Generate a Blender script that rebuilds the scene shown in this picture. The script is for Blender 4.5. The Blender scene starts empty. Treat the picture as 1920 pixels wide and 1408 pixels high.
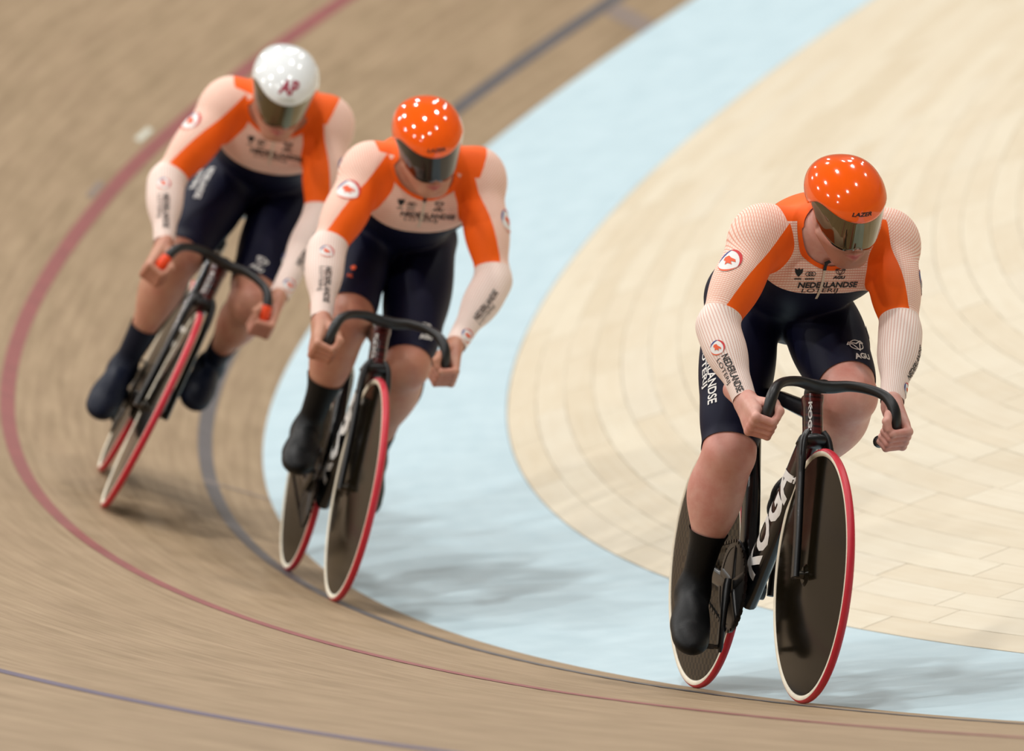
import bpy, bmesh, math, random
import numpy as np
from mathutils import Vector, Matrix
from mathutils.bvhtree import BVHTree

# ------------------------------------------------------------------ camera, world, lights
scene = bpy.context.scene
COL = scene.collection
CAM = np.array([-10.9566, -28.0711, 5.3255])
CR = np.array([0.874053, -0.36832, -0.316815])
CU = np.array([0.345363, 0.01241, 0.938387])
CF = np.array([0.341695, 0.929616, -0.138052])
FPX = 22097.98
cd = bpy.data.cameras.new('camera')
cd.sensor_width = 36.0
cd.lens = FPX / 1920 * 36.0
cd.clip_end = 400
cd.clip_start = 1
cd.dof.use_dof = True
cd.dof.focus_distance = 31.0
cd.dof.aperture_fstop = 4.2
cam = bpy.data.objects.new('camera', cd)
COL.objects.link(cam)
cam.matrix_world = Matrix(((CR[0], CU[0], -CF[0], CAM[0]), (CR[1], CU[1], -CF[1], CAM[1]),
                           (CR[2], CU[2], -CF[2], CAM[2]), (0, 0, 0, 1)))
scene.camera = cam

world = bpy.data.worlds.new('hall_air')
scene.world = world
world.use_nodes = True
wbg = world.node_tree.nodes['Background']
wbg.inputs[0].default_value = (0.80, 0.78, 0.76, 1)
wbg.inputs[1].default_value = 0.15

# high-bay lamps hanging in rows under the hall roof
LAMPS = []
for row, (y0, n, xs0) in enumerate(((-7, 4, -17), (3, 5, -17), (13, 5, -12), (23, 5, -9))):
    for i in range(n):
        LAMPS.append((xs0 + i * 8.0 + (row % 2) * 3.0, y0 + (i % 2) * 2.0, 13.5))
for i, (lx, ly, lz) in enumerate(LAMPS):
    ld = bpy.data.lights.new('hall_lamp', 'AREA')
    ld.shape = 'DISK'
    ld.size = 0.8
    ld.energy = 500
    ld.color = (1.0, 0.975, 0.945)
    lo = bpy.data.objects.new('hall_lamp', ld)
    COL.objects.link(lo)
    lo.location = (lx, ly, lz)

vs = scene.view_settings
vs.view_transform = 'Standard'
vs.look = 'None'
vs.exposure = 0.0
vs.gamma = 1.0
vs.use_curve_mapping = False
random.seed(7)
RNG = np.random.default_rng(7)

# ------------------------------------------------------------------ materials
def lin(c):
    out = []
    for v in c[:3]:
        v = v / 255.0
        out.append(v / 12.92 if v <= 0.04045 else ((v + 0.055) / 1.055) ** 2.4)
    return (out[0], out[1], out[2], 1.0)

class NT:
    def __init__(s, name):
        s.m = bpy.data.materials.new(name)
        s.m.use_nodes = True
        s.t = s.m.node_tree
        s.b = s.t.nodes['Principled BSDF']
    def n(s, kind, **kw):
        nd = s.t.nodes.new(kind)
        for k, v in kw.items():
            if isinstance(k, str) and hasattr(nd, k):
                setattr(nd, k, v)
        return nd
    def l(s, a, b):
        s.t.links.new(a, b)
    def set(s, **kw):
        for k, v in kw.items():
            s.b.inputs[k.replace('_', ' ')].default_value = v
    def noise(s, scale, detail=3, vec=None, rough=0.5):
        nd = s.n('ShaderNodeTexNoise')
        nd.inputs['Scale'].default_value = scale
        nd.inputs['Detail'].default_value = detail
        nd.inputs['Roughness'].default_value = rough
        if vec is not None:
            s.l(vec, nd.inputs['Vector'])
        return nd.outputs['Fac']
    def ramp(s, fac, stops):
        nd = s.n('ShaderNodeValToRGB')
        e = nd.color_ramp.elements
        while len(e) < len(stops):
            e.new(0.5)
        for i, (p, c) in enumerate(stops):
            e[i].position = p
            e[i].color = c
        s.l(fac, nd.inputs[0])
        return nd.outputs[0]
    def math(s, op, a, b=None, c=None):
        nd = s.n('ShaderNodeMath')
        nd.operation = op
        for i, v in enumerate((a, b, c)):
            if v is None:
                continue
            if isinstance(v, (int, float)):
                nd.inputs[i].default_value = v
            else:
                s.l(v, nd.inputs[i])
        return nd.outputs[0]
    def mix(s, fac, a, b, blend='MIX'):
        nd = s.n('ShaderNodeMix')
        nd.data_type = 'RGBA'
        nd.blend_type = blend
        for sock, v in ((nd.inputs[0], fac), (nd.inputs[6], a), (nd.inputs[7], b)):
            if isinstance(v, (int, float)):
                sock.default_value = v
            elif isinstance(v, tuple):
                sock.default_value = v
            else:
                s.l(v, sock)
        return nd.outputs[2]
    def bump(s, h, strength=0.2, dist=0.01):
        nd = s.n('ShaderNodeBump')
        nd.inputs['Strength'].default_value = strength
        nd.inputs['Distance'].default_value = dist
        s.l(h, nd.inputs['Height'])
        s.l(nd.outputs[0], s.b.inputs['Normal'])
    def obj(s):
        return s.n('ShaderNodeTexCoord').outputs['Object']
    def mapped(s, vec, scale):
        nd = s.n('ShaderNodeMapping')
        nd.inputs['Scale'].default_value = scale
        s.l(vec, nd.inputs['Vector'])
        return nd.outputs[0]
    def attr(s, name):
        nd = s.n('ShaderNodeAttribute')
        nd.attribute_name = name
        return nd

def plain(name, col, rough=0.5, metal=0.0, coat=0.0, var=0.06, scale=40, bump=0.0, spec=0.5):
    s = NT(name)
    c = lin(col)
    f = s.noise(scale, 3, s.obj())
    dk = tuple(v * (1 - var) for v in c[:3]) + (1,)
    lt = tuple(min(1, v * (1 + var)) for v in c[:3]) + (1,)
    s.l(s.ramp(f, [(0.3, dk), (0.7, lt)]), s.b.inputs['Base Color'])
    s.set(Roughness=rough, Metallic=metal, Coat_Weight=coat)
    s.b.inputs['Specular IOR Level'].default_value = spec
    s.b.inputs['Coat Roughness'].default_value = 0.04
    if bump:
        s.bump(f, bump, 0.002)
    return s.m

def track_mat():
    s = NT('track_timber')
    uv = s.n('ShaderNodeUVMap').outputs[0]
    br = s.n('ShaderNodeTexBrick')
    br.offset = 0.37
    br.inputs['Color1'].default_value = lin((152, 129, 101))
    br.inputs['Color2'].default_value = lin((164, 140, 111))
    br.inputs['Mortar'].default_value = lin((150, 125, 96))
    br.inputs['Scale'].default_value = 1.0
    br.inputs['Mortar Size'].default_value = 0.0012
    br.inputs['Brick Width'].default_value = 3.4
    br.inputs['Row Height'].default_value = 0.04
    s.l(uv, br.inputs['Vector'])
    st = s.noise(1.0, 4, s.mapped(uv, (1.3, 42, 1)))
    st2 = s.noise(1.0, 3, s.mapped(uv, (2.5, 9, 1)))
    st3 = s.noise(1.0, 2, s.mapped(uv, (4, 120, 1)))
    c = s.mix(0.65, br.outputs[0], s.ramp(st, [(0.25, lin((120, 97, 71))), (0.5, lin((156, 133, 104))), (0.75, lin((181, 158, 127)))]))
    c = s.mix(0.35, c, s.ramp(st2, [(0.3, lin((133, 115, 88))), (0.6, lin((164, 142, 115)))]))
    sc = s.ramp(st3, [(0.60, (0, 0, 0, 1)), (0.74, (1, 1, 1, 1))])
    c = s.mix(s.math('MULTIPLY', sc, 0.4), c, lin((112, 88, 66)))
    s.l(c, s.b.inputs['Base Color'])
    s.set(Roughness=0.6)
    s.b.inputs['Specular IOR Level'].default_value = 0.18
    s.bump(s.math('ADD', br.outputs['Fac'], st), 0.08, 0.002)
    return s.m

def band_mat():
    s = NT('pale_blue_paint')
    uv = s.n('ShaderNodeUVMap').outputs[0]
    a = s.noise(1.0, 3, s.mapped(uv, (2.0, 14, 1)))
    b = s.noise(1.0, 3, s.mapped(uv, (7, 7, 1)))
    c = s.mix(0.4, s.ramp(a, [(0.3, lin((178, 204, 214))), (0.7, lin((189, 213, 222)))]),
              s.ramp(b, [(0.35, lin((175, 201, 211))), (0.65, lin((193, 217, 226)))]))
    s.l(c, s.b.inputs['Base Color'])
    s.set(Roughness=0.38)
    return s.m

def plank_mat():
    s = NT('pale_infield_wood')
    rnd = s.attr('rnd').outputs['Fac']
    uv = s.n('ShaderNodeUVMap').outputs[0]
    g = s.noise(1.0, 4, s.mapped(uv, (1.6, 60, 1)))
    g2 = s.noise(1.0, 3, s.mapped(uv, (3, 12, 1)))
    c = s.ramp(rnd, [(0.0, lin((201, 187, 160))), (0.4, lin((209, 197, 173))), (0.75, lin((215, 206, 184))), (1.0, lin((210, 201, 181)))])
    c = s.mix(0.25, c, s.ramp(g, [(0.3, lin((198, 182, 152))), (0.7, lin((219, 211, 191)))]))
    c = s.mix(0.2, c, s.ramp(g2, [(0.3, lin((200, 184, 156))), (0.7, lin((219, 211, 190)))]))
    s.l(c, s.b.inputs['Base Color'])
    s.set(Roughness=0.45)
    return s.m

def skin_mat(name, col, red, stub):
    s = NT(name)
    n1 = s.noise(14, 5, s.obj(), 0.62)
    n2 = s.noise(60, 3, s.obj())
    c = lin(col)
    c2 = lin(red)
    m = s.ramp(n1, [(0.38, c), (0.66, tuple(0.35 * a + 0.65 * b for a, b in zip(c, c2)))])
    t = s.attr('tint')
    sep = s.n('ShaderNodeSeparateXYZ')
    s.l(t.outputs['Vector'], sep.inputs[0])
    m = s.mix(sep.outputs[0], m, c2)
    m = s.mix(sep.outputs[1], m, lin((176, 88, 86)))
    m = s.mix(sep.outputs[2], m, lin(stub))
    s.l(m, s.b.inputs['Base Color'])
    s.set(Roughness=0.5)
    s.b.inputs['Subsurface Weight'].default_value = 0.12
    s.b.inputs['Subsurface Radius'].default_value = (0.012, 0.005, 0.003)
    s.b.inputs['Subsurface Scale'].default_value = 0.6
    s.bump(n2, 0.12, 0.002)
    return s.m

def knit_mat():
    """white fabric woven through with fine orange rows and columns (coordinates in metres in 'pc')"""
    s = NT('orange_dotted_knit')
    sep = s.n('ShaderNodeSeparateXYZ')
    s.l(s.attr('pc').outputs['Vector'], sep.inputs[0])
    def lines(x, period, w):
        f = s.math('FRACT', s.math('MULTIPLY', x, 1.0 / period))
        d = s.math('ABSOLUTE', s.math('SUBTRACT', f, 0.5))
        return s.math('SUBTRACT', 1.0, s.math('SMOOTH_MIN', 1.0, s.math('MULTIPLY', d, 1.0 / w), 0.1))
    rows = lines(sep.outputs[0], 0.0066, 0.30)
    cols = lines(sep.outputs[1], 0.0070, 0.26)
    k = s.math('MAXIMUM', s.math('MULTIPLY', rows, 0.85), s.math('MULTIPLY', cols, 0.45))
    c = s.mix(k, lin((248, 222, 206)), lin((218, 120, 82)))
    s.l(c, s.b.inputs['Base Color'])
    s.set(Roughness=0.75)
    s.b.inputs['Sheen Weight'].default_value = 0.1
    s.bump(s.math('ADD', rows, cols), 0.15, 0.001)
    return s.m

def rib_mat():
    s = NT('white_ribbed_knit')
    sep = s.n('ShaderNodeSeparateXYZ')
    s.l(s.attr('pc').outputs['Vector'], sep.inputs[0])
    f = s.math('FRACT', s.math('MULTIPLY', sep.outputs[1], 1 / 0.0062))
    d = s.math('MULTIPLY', s.math('ABSOLUTE', s.math('SUBTRACT', f, 0.5)), 3.2)
    k = s.math('SUBTRACT', 1.0, s.math('MINIMUM', d, 1.0))
    g = s.math('FRACT', s.math('MULTIPLY', sep.outputs[0], 1 / 0.005))
    k2 = s.math('MULTIPLY', k, s.math('MULTIPLY_ADD', s.math('GREATER_THAN', g, 0.4), 0.5, 0.4))
    c = s.mix(k2, lin((245, 230, 220)), lin((210, 146, 126)))
    s.l(c, s.b.inputs['Base Color'])
    s.set(Roughness=0.75)
    s.bump(k, 0.25, 0.002)
    return s.m

def cloth_mat(name, col, rough=0.62, wr=0.25, sheen=0.1):
    s = NT(name)
    a = s.noise(14, 4, s.obj())
    b = s.noise(420, 2, s.obj())
    c = lin(col)
    s.l(s.ramp(a, [(0.3, tuple(v * 0.93 for v in c[:3]) + (1,)), (0.7, tuple(min(1, v * 1.05) for v in c[:3]) + (1,))]), s.b.inputs['Base Color'])
    s.set(Roughness=rough)
    s.b.inputs['Sheen Weight'].default_value = sheen
    s.b.inputs['Specular IOR Level'].default_value = 0.22
    s.bump(s.math('MULTIPLY_ADD', b, 0.15, a), wr, 0.006)
    return s.m

def carbon_mat(name, base, weave, rough=0.12, scale=70):
    s = NT(name)
    co = s.obj()
    ck = s.n('ShaderNodeTexChecker')
    ck.inputs['Scale'].default_value = scale
    ck.inputs['Color1'].default_value = lin(base)
    ck.inputs['Color2'].default_value = lin(weave)
    s.l(co, ck.inputs['Vector'])
    n = s.noise(30, 2, co)
    s.l(s.mix(s.math('MULTIPLY', n, 0.4), ck.outputs[0], lin(base)), s.b.inputs['Base Color'])
    s.set(Roughness=rough)
    s.b.inputs['Specular IOR Level'].default_value = 0.15
    return s.m

def frame_mat():
    """black lacquer that turns to wine red with streaks near the head of the bicycle"""
    s = NT('black_wine_lacquer')
    co = s.obj()
    sep = s.n('ShaderNodeSeparateXYZ')
    s.l(co, sep.inputs[0])
    st = s.noise(1, 3, s.mapped(co, (3, 3, 120)))
    red = s.ramp(st, [(0.35, lin((22, 8, 8))), (0.7, lin((104, 30, 24)))])
    h = s.n('ShaderNodeMapRange')
    h.inputs[1].default_value = 0.60
    h.inputs[2].default_value = 0.74
    s.l(sep.outputs[2], h.inputs[0])
    hx = s.n('ShaderNodeMapRange')
    hx.inputs[1].default_value = 0.770
    hx.inputs[2].default_value = 0.795
    s.l(sep.outputs[0], hx.inputs[0])
    s.l(s.mix(s.math('MULTIPLY', h.outputs[0], hx.outputs[0]), lin((9, 9, 11)), red), s.b.inputs['Base Color'])
    s.set(Roughness=0.25, Coat_Weight=0.25)
    return s.m

M = {}
M['track'] = track_mat()
M['band'] = band_mat()
M['plank'] = plank_mat()
M['subfloor'] = plain('infield_underlay', (150, 122, 84), 0.6)
M['line_black'] = plain('black_line_paint', (84, 80, 82), 0.5, var=0.12, scale=8)
M['line_red'] = plain('red_line_paint', (140, 72, 70), 0.5, var=0.1, scale=8)
M['line_blue'] = plain('blue_line_paint', (92, 82, 104), 0.5, var=0.1, scale=8)
M['mark_white'] = plain('white_mark_paint', (205, 205, 190), 0.5)
M['mark_grey'] = plain('grey_mark_paint', (132, 116, 106), 0.5)
M['skin1'] = skin_mat('fair_skin', (214, 164, 148), (196, 122, 108), (142, 86, 56))
M['skin2'] = skin_mat('warm_skin', (192, 140, 114), (176, 108, 88), (176, 124, 100))
M['knit'] = knit_mat()
M['rib'] = rib_mat()
M['orange'] = cloth_mat('orange_stretch_cloth', (246, 98, 14), 0.65, 0.12, 0.0)
M['navy'] = cloth_mat('navy_stretch_cloth', (7, 9, 38), 0.6, 0.15, 0.0)
M['overshoe_black'] = cloth_mat('black_overshoe_cloth', (11, 12, 13), 0.5, 0.5, 0.0)
M['overshoe_navy'] = cloth_mat('navy_overshoe_cloth', (13, 20, 38), 0.55, 0.3, 0.0)
M['helmet_orange'] = plain('orange_gloss_shell', (252, 94, 0), 0.1, 0, 0.5, 0.02)
M['helmet_white'] = plain('white_gloss_shell', (236, 240, 240), 0.15, 0, 0.6, 0.02)
M['visor_gold'] = plain('mirrored_amber_lens', (104, 92, 66), 0.04, 0.85, 0.5, 0.03)
M['visor_dark'] = plain('dark_smoked_lens', (42, 36, 32), 0.05, 0.5, 0.5, 0.03)
M['black'] = plain('black_print', (14, 14, 16), 0.6)
M['white'] = plain('white_print', (236, 234, 230), 0.6)
M['print_red'] = plain('red_print', (206, 42, 44), 0.6)
M['print_blue'] = plain('blue_print', (40, 62, 140), 0.6)
M['print_orange'] = plain('orange_print', (232, 88, 36), 0.6)
M['print_wine'] = plain('wine_print', (160, 30, 60), 0.6)
M['zip'] = plain('cream_zip', (216, 200, 180), 0.6)
M['tyre_red'] = plain('red_tyre_rubber', (196, 30, 50), 0.45, var=0.05)
M['sidewall'] = plain('cream_tyre_sidewall', (232, 224, 204), 0.6)
M['disc'] = plain('smoked_carbon_disc', (21, 17, 10), 0.12, 0, 0.0, 0.10, 30, 0, 0.07)
M['disc_weave'] = carbon_mat('woven_carbon_disc', (12, 10, 7), (62, 52, 38), 0.3, 60)
M['frame'] = frame_mat()
M['gloss_black'] = plain('gloss_black_lacquer', (9, 9, 10), 0.38, 0, 0.1)
M['bar'] = plain('matt_black_bar', (20, 20, 20), 0.42, bump=0.05)
M['grip_orange'] = plain('orange_grip_tape', (242, 72, 20), 0.5)
M['steel'] = plain('dark_steel', (70, 66, 60), 0.3, 0.9)
M['chrome'] = plain('chain_steel', (34, 32, 30), 0.3, 0.9)
M['eye'] = plain('eye_white', (225, 220, 215), 0.2)

# ------------------------------------------------------------------ helpers
def mesh_obj(name, V, Fc, mats, parent=None, smooth=True, midx=None, attrs=None, uv=None):
    me = bpy.data.meshes.new(name)
    V = np.asarray(V, dtype=np.float64)
    if isinstance(Fc, np.ndarray):
        n = Fc.shape[1]
        me.vertices.add(len(V))
        me.vertices.foreach_set('co', V.astype(np.float32).ravel())
        me.loops.add(Fc.size)
        me.loops.foreach_set('vertex_index', Fc.astype(np.int32).ravel())
        me.polygons.add(len(Fc))
        me.polygons.foreach_set('loop_start', np.arange(0, Fc.size, n, dtype=np.int32))
        me.update(calc_edges=True)
        me.validate()
    else:
        me.from_pydata([tuple(v) for v in V], [], [tuple(f) for f in Fc])
    if not isinstance(mats, (list, tuple)):
        mats = [mats]
    for m in mats:
        me.materials.append(m)
    if midx is not None:
        me.polygons.foreach_set('material_index', np.asarray(midx, dtype=np.int32))
    if smooth:
        me.polygons.foreach_set('use_smooth', np.ones(len(me.polygons), dtype=bool))
    if attrs:
        for k, a in attrs.items():
            a = np.asarray(a, dtype=np.float32)
            if a.ndim == 1:
                at = me.attributes.new(k, 'FLOAT', 'POINT')
                at.data.foreach_set('value', a)
            else:
                at = me.attributes.new(k, 'FLOAT_VECTOR', 'POINT')
                at.data.foreach_set('vector', a.ravel())
    if uv is not None:
        l = me.uv_layers.new(name='UVMap')
        li = np.zeros(len(me.loops), dtype=np.int32)
        me.loops.foreach_get('vertex_index', li)
        l.data.foreach_set('uv', np.asarray(uv, dtype=np.float32)[li].ravel())
    me.update()
    o = bpy.data.objects.new(name, me)
    COL.objects.link(o)
    if parent is not None:
        o.parent = parent
    return o

def tag(o, label=None, cat=None, group=None, kind=None):
    if label: o['label'] = label
    if cat: o['category'] = cat
    if group: o['group'] = group
    if kind: o['kind'] = kind
    return o

def sharp(o, ang=35):
    me = o.data
    me.polygons.foreach_set('use_smooth', np.ones(len(me.polygons), dtype=bool))
    me.set_sharp_from_angle(angle=math.radians(ang))

def nrm(v):
    v = np.asarray(v, float)
    return v / (np.linalg.norm(v) + 1e-12)

class Geo:
    """collects pieces of ONE part"""
    def __init__(s):
        s.v, s.f, s.m = [], [], []
    def add(s, V, Fc, mi=0):
        b = len(s.v)
        s.v += [tuple(p) for p in V]
        s.f += [tuple(i + b for i in f) for f in Fc]
        s.m += [mi] * len(Fc)
    def loft(s, rings, closed=False, cap=True, mi=0):
        n = len(rings[0])
        V = [p for r in rings for p in r]
        Fc = []
        k = len(rings)
        for i in range(k if closed else k - 1):
            a, b = i * n, ((i + 1) % k) * n
            for j in range(n):
                j2 = (j + 1) % n
                Fc.append((a + j, a + j2, b + j2, b + j))
        if cap and not closed:
            Fc.append(tuple(range(n - 1, -1, -1)))
            Fc.append(tuple((k - 1) * n + j for j in range(n)))
        s.add(V, Fc, mi)
    def box(s, c, d, R=None, mi=0):
        c = np.array(c, float)
        R = np.eye(3) if R is None else R
        V = [c + R @ (np.array((x, y, z)) * np.array(d) / 2) for x in (-1, 1) for y in (-1, 1) for z in (-1, 1)]
        s.add(V, [(0, 1, 3, 2), (4, 6, 7, 5), (0, 4, 5, 1), (2, 3, 7, 6), (0, 2, 6, 4), (1, 5, 7, 3)], mi)
    def lathe_y(s, prof, c, seg=64, mi=0, closed=False):
        """profile [(r, y)] revolved about the y axis through c"""
        rings = []
        for i in range(seg):
            a = 2 * math.pi * i / seg
            rings.append([(c[0] + r * math.cos(a), c[1] + y, c[2] + r * math.sin(a)) for r, y in prof])
        n = len(prof)
        V = [p for r in rings for p in r]
        Fc = []
        for i in range(seg):
            a, b = i * n, ((i + 1) % seg) * n
            for j in range(n if closed else n - 1):
                j2 = (j + 1) % n
                Fc.append((a + j, a + j2, b + j2, b + j))
        s.add(V, Fc, mi)
    def obj(s, name, mats, parent=None, ang=40):
        o = mesh_obj(name, s.v, s.f, mats, parent, False, s.m)
        bm = bmesh.new()
        bm.from_mesh(o.data)
        bmesh.ops.recalc_face_normals(bm, faces=bm.faces)
        bm.to_mesh(o.data)
        bm.free()
        sharp(o, ang)
        return o

def smooth_path(pts, n):
    """Catmull-Rom through points (any dimension)"""
    P = np.array(pts, float)
    P = np.vstack([2 * P[0] - P[1], P, 2 * P[-1] - P[-2]])
    out = []
    for i in range(1, len(P) - 2):
        for t in np.linspace(0, 1, n, endpoint=False):
            a, b, c, d_ = P[i - 1], P[i], P[i + 1], P[i + 2]
            out.append(0.5 * ((2 * b) + (-a + c) * t + (2 * a - 5 * b + 4 * c - d_) * t * t + (-a + 3 * b - 3 * c + d_) * t ** 3))
    out.append(P[-2])
    return np.array(out)

def tube(path, rads, seg=14, power=2.0, up0=(0, 1, 0)):
    """rings along path; rads [(r_side, r_normal)]; side axis = transported up0"""
    P = np.array(path, float)
    rings = []
    side = np.array(up0, float)
    for i in range(len(P)):
        t = nrm(P[min(i + 1, len(P) - 1)] - P[max(i - 1, 0)])
        side = nrm(side - t * (side @ t))
        nn = np.cross(t, side)
        a_, b_ = rads[i] if isinstance(rads[i], (tuple, list, np.ndarray)) else (rads[i], rads[i])
        ring = []
        for j in range(seg):
            th = 2 * math.pi * j / seg
            cx, sx = math.cos(th), math.sin(th)
            e = 2.0 / power
            cx = math.copysign(abs(cx) ** e, cx)
            sx = math.copysign(abs(sx) ** e, sx)
            ring.append(P[i] + side * a_ * cx + nn * b_ * sx)
        rings.append(ring)
    return rings

# ------------------------------------------------------------------ the velodrome bend
KN_U = np.array([-30, -14, -6, 0, 6, 12, 20, 60.0])
KN_K = np.array([0.0, 0.015, 0.035, 0.03382, 0.05218, 0.04429, 0.05713, 0.045])
KN_B = np.radians([12.0, 13.0, 16.085, 23.738, 33.42, 44.273, 42.624, 42.312])
BAND_W, BAND_A, STAYER = 0.78756, 0.223588, 2.52303
DU = 0.1
UU = np.arange(-30, 60.01, DU)
_k = np.interp(UU, KN_U, KN_K)
_th = np.concatenate([[0], np.cumsum((_k[1:] + _k[:-1]) / 2 * DU)])
_i0 = int(np.argmin(abs(UU)))
_th -= _th[_i0]
_dx, _dy = np.sin(_th), np.cos(_th)
_x = np.concatenate([[0], np.cumsum((_dx[1:] + _dx[:-1]) / 2 * DU)]); _x -= _x[_i0]
_y = np.concatenate([[0], np.cumsum((_dy[1:] + _dy[:-1]) / 2 * DU)]); _y -= _y[_i0]
_b = np.interp(UU, KN_U, KN_B)

def lane(u, s, lift=0.0):
    """point on the place: u metres along the track edge, s metres up the banking (s<0: down the blue band, then level infield)"""
    u = np.asarray(u, float); s = np.asarray(s, float) + 0 * u
    x, y = np.interp(u, UU, _x), np.interp(u, UU, _y)
    th, b = np.interp(u, UU, _th), np.interp(u, UU, _b)
    nx, ny = -np.cos(th), np.sin(th)
    up = s >= 0
    h = np.where(up, s * np.cos(b), s)
    z = np.where(up, s * np.sin(b), np.maximum(s, -BAND_W) * math.tan(BAND_A))
    # lift along the surface normal
    lh = np.where(up, -np.sin(b), 0) * lift
    lz = np.where(up, np.cos(b), 1) * lift
    return np.stack([x + nx * (h + lh), y + ny * (h + lh), z + lz], -1)

def strip(name, u0, u1, du, ss, mat, parent=None, lift=0.0):
    us = np.arange(u0, u1 + 1e-6, du)
    A, B = np.meshgrid(us, np.array(ss, float), indexing='ij')
    V = lane(A.ravel(), B.ravel(), lift)
    n = len(ss)
    i = np.arange(len(us) - 1)[:, None] * n + np.arange(n - 1)[None]
    Fc = np.stack([i, i + 1, i + n + 1, i + n], -1).reshape(-1, 4)[:, ::-1].copy()
    return mesh_obj(name, V, Fc, mat, parent, True, uv=np.stack([A.ravel(), B.ravel()], 1))

track = strip('banked_track', -24, 58, 0.2, np.linspace(0, 7, 15), M['track'])
tag(track, 'brown timber banked track curving round the bend behind the riders', 'track', kind='structure')
for nm, s0, w, mt, lb in (('measurement_line', 0.20, 0.05, 'line_black', 'black line near the inner edge'),
                          ('sprinter_line', 0.875, 0.05, 'line_red', 'red line above the black one'),
                          ('stayer_line', STAYER, 0.05, 'line_blue', 'blue line high on the banking')):
    o = strip(nm, -24, 58, 0.1, [s0 - w / 2, s0 + w / 2], M[mt], track, 0.0012)
    tag(o, lb)
for nm, u0, u1, s0, s1, mt in (('cross_line', 7.30, 7.335, 0.23, 0.0, 'mark_grey'), ('cross_line', 16.60, 16.78, 0.0, 0.17, 'mark_grey'),
                               ('painted_mark', 12.46, 12.70, 0.925, 0.95, 'mark_white'), ('painted_mark', 11.44, 11.70, 0.91, 0.935, 'mark_grey')):
    strip(nm, u0, u1, u1 - u0, sorted([s0, s1]), M[mt], track, 0.0014)
band = strip('blue_band', -24, 58, 0.2, np.linspace(-BAND_W, 0, 5), M['band'])
tag(band, 'pale blue painted sloping band between the track and the infield', 'track band', kind='structure')

ZF = -BAND_W * math.tan(BAND_A)
inner = lane(np.arange(-24, 58.01, 0.5), np.full(165, -BAND_W - 0.002))
ctr = np.array([24.0, 12.0, ZF - 0.012])
V = np.vstack([inner * [1, 1, 0] + [0, 0, ZF - 0.012], ctr[None]])
floor = mesh_obj('floor', V, [(i + 1, i, len(inner)) for i in range(len(inner) - 1)], M['subfloor'], smooth=False)
tag(floor, 'pale timber infield floor inside the blue band', 'floor', kind='structure')

# infield boards: each one its own piece of the floor, laid along the bend
PW = 0.10
def plank_geo(u0, u1, s0, s1, rnd):
    us = np.linspace(u0, u1, 5)
    g = 0.0007
    top = [lane(us, np.full(5, s)) for s in (s0 + g, s1 - g)]
    V = np.vstack([top[0] + [0, 0, 0], top[1], top[0] - [0, 0, 0.011], top[1] - [0, 0, 0.011]])
    V[:, 2] += rnd * 0.0004
    F_ = []
    for i in range(4):
        F_ += [(i, i + 1, 6 + i, 5 + i), (10 + i, 11 + i, 1 + i, i), (5 + i, 6 + i, 16 + i, 15 + i)]
    F_ += [(0, 5, 15, 10), (4, 14, 19, 9)]
    uv = np.vstack([np.stack([us + rnd * 37, np.full(5, s + rnd * 11)], 1) for s in (s0, s1, s0, s1)])
    return V, F_, uv

def in_frame(P, m=60):
    q = P - CAM
    z = q @ CF
    x, y = 960 + FPX * (q @ CR) / z, 704 - FPX * (q @ CU) / z
    return (x > -m) & (x < 1920 + m) & (y > -m) & (y < 1408 + m) & (z > 1), FPX * FPX / z ** 2

seen, rest = [], []
for row in range(24):
    s1 = -BAND_W - 0.002 - row * PW
    s0 = s1 - PW
    u = -6.0 + random.random()
    while u < 24:
        L = random.uniform(0.7, 1.9)
        mid = lane(np.linspace(u, u + L, 7), np.full(7, (s0 + s1) / 2))
        ok, sc = in_frame(mid)
        (seen if ok.any() else rest).append((sc.max() * L, u, u + L - 0.005, s0, s1, random.random()))
        u += L
seen.sort(reverse=True)
rest += seen[300:]
for _, u0, u1, s0, s1, r in seen[:300]:
    V, F_, uv = plank_geo(u0, u1, s0, s1, r)
    mesh_obj('plank', V, F_, M['plank'], floor, False, attrs={'rnd': np.full(20, r)}, uv=uv)
BV, BF, BU, BR = [], [], [], []
for _, u0, u1, s0, s1, r in rest:
    V, F_, uv = plank_geo(u0, u1, s0, s1, r)
    b = 20 * len(BV)
    BV.append(V); BU.append(uv); BR.append(np.full(20, r))
    BF += [tuple(i + b for i in f) for f in F_]
o = mesh_obj('outlying_boards', np.vstack(BV), BF, M['plank'], floor, False, attrs={'rnd': np.concatenate(BR)}, uv=np.vstack(BU))
tag(o, kind='stuff')

# ------------------------------------------------------------------ signed-distance bodies
def rc(a, b, r1, r2, k=0.03):
    return ('c', np.array(a, float), np.array(b, float), r1, r2, k)
def el(c, r, R=None, k=0.03):
    return ('e', np.array(c, float), np.array(r, float), np.eye(3) if R is None else np.array(R, float), 0, k)

def prim_d(p, P):
    if p[0] == 'c':
        _, a, b, r1, r2, k = p
        ba = b - a
        t = np.clip(((P - a) @ ba) / (ba @ ba + 1e-12), 0, 1)
        q = P - a - t[..., None] * ba
        return np.sqrt((q * q).sum(-1)) - (r1 + (r2 - r1) * t)
    _, c, r, R, _, k = p
    q = (P - c) @ R.T / r
    k0 = np.sqrt((q * q).sum(-1)) + 1e-9
    k1 = np.sqrt(((q / r) ** 2).sum(-1)) + 1e-9
    return k0 * (k0 - 1) / k1

def prim_box(p, m):
    if p[0] == 'c':
        _, a, b, r1, r2, k = p
        r = max(r1, r2) + m
        return np.minimum(a, b) - r, np.maximum(a, b) + r
    r = p[2].max() + m
    return p[1] - r, p[1] + r

def smin(a, b, k):
    h = np.maximum(k - np.abs(a - b), 0) / k
    return np.minimum(a, b) - h * h * k * 0.25

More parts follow.
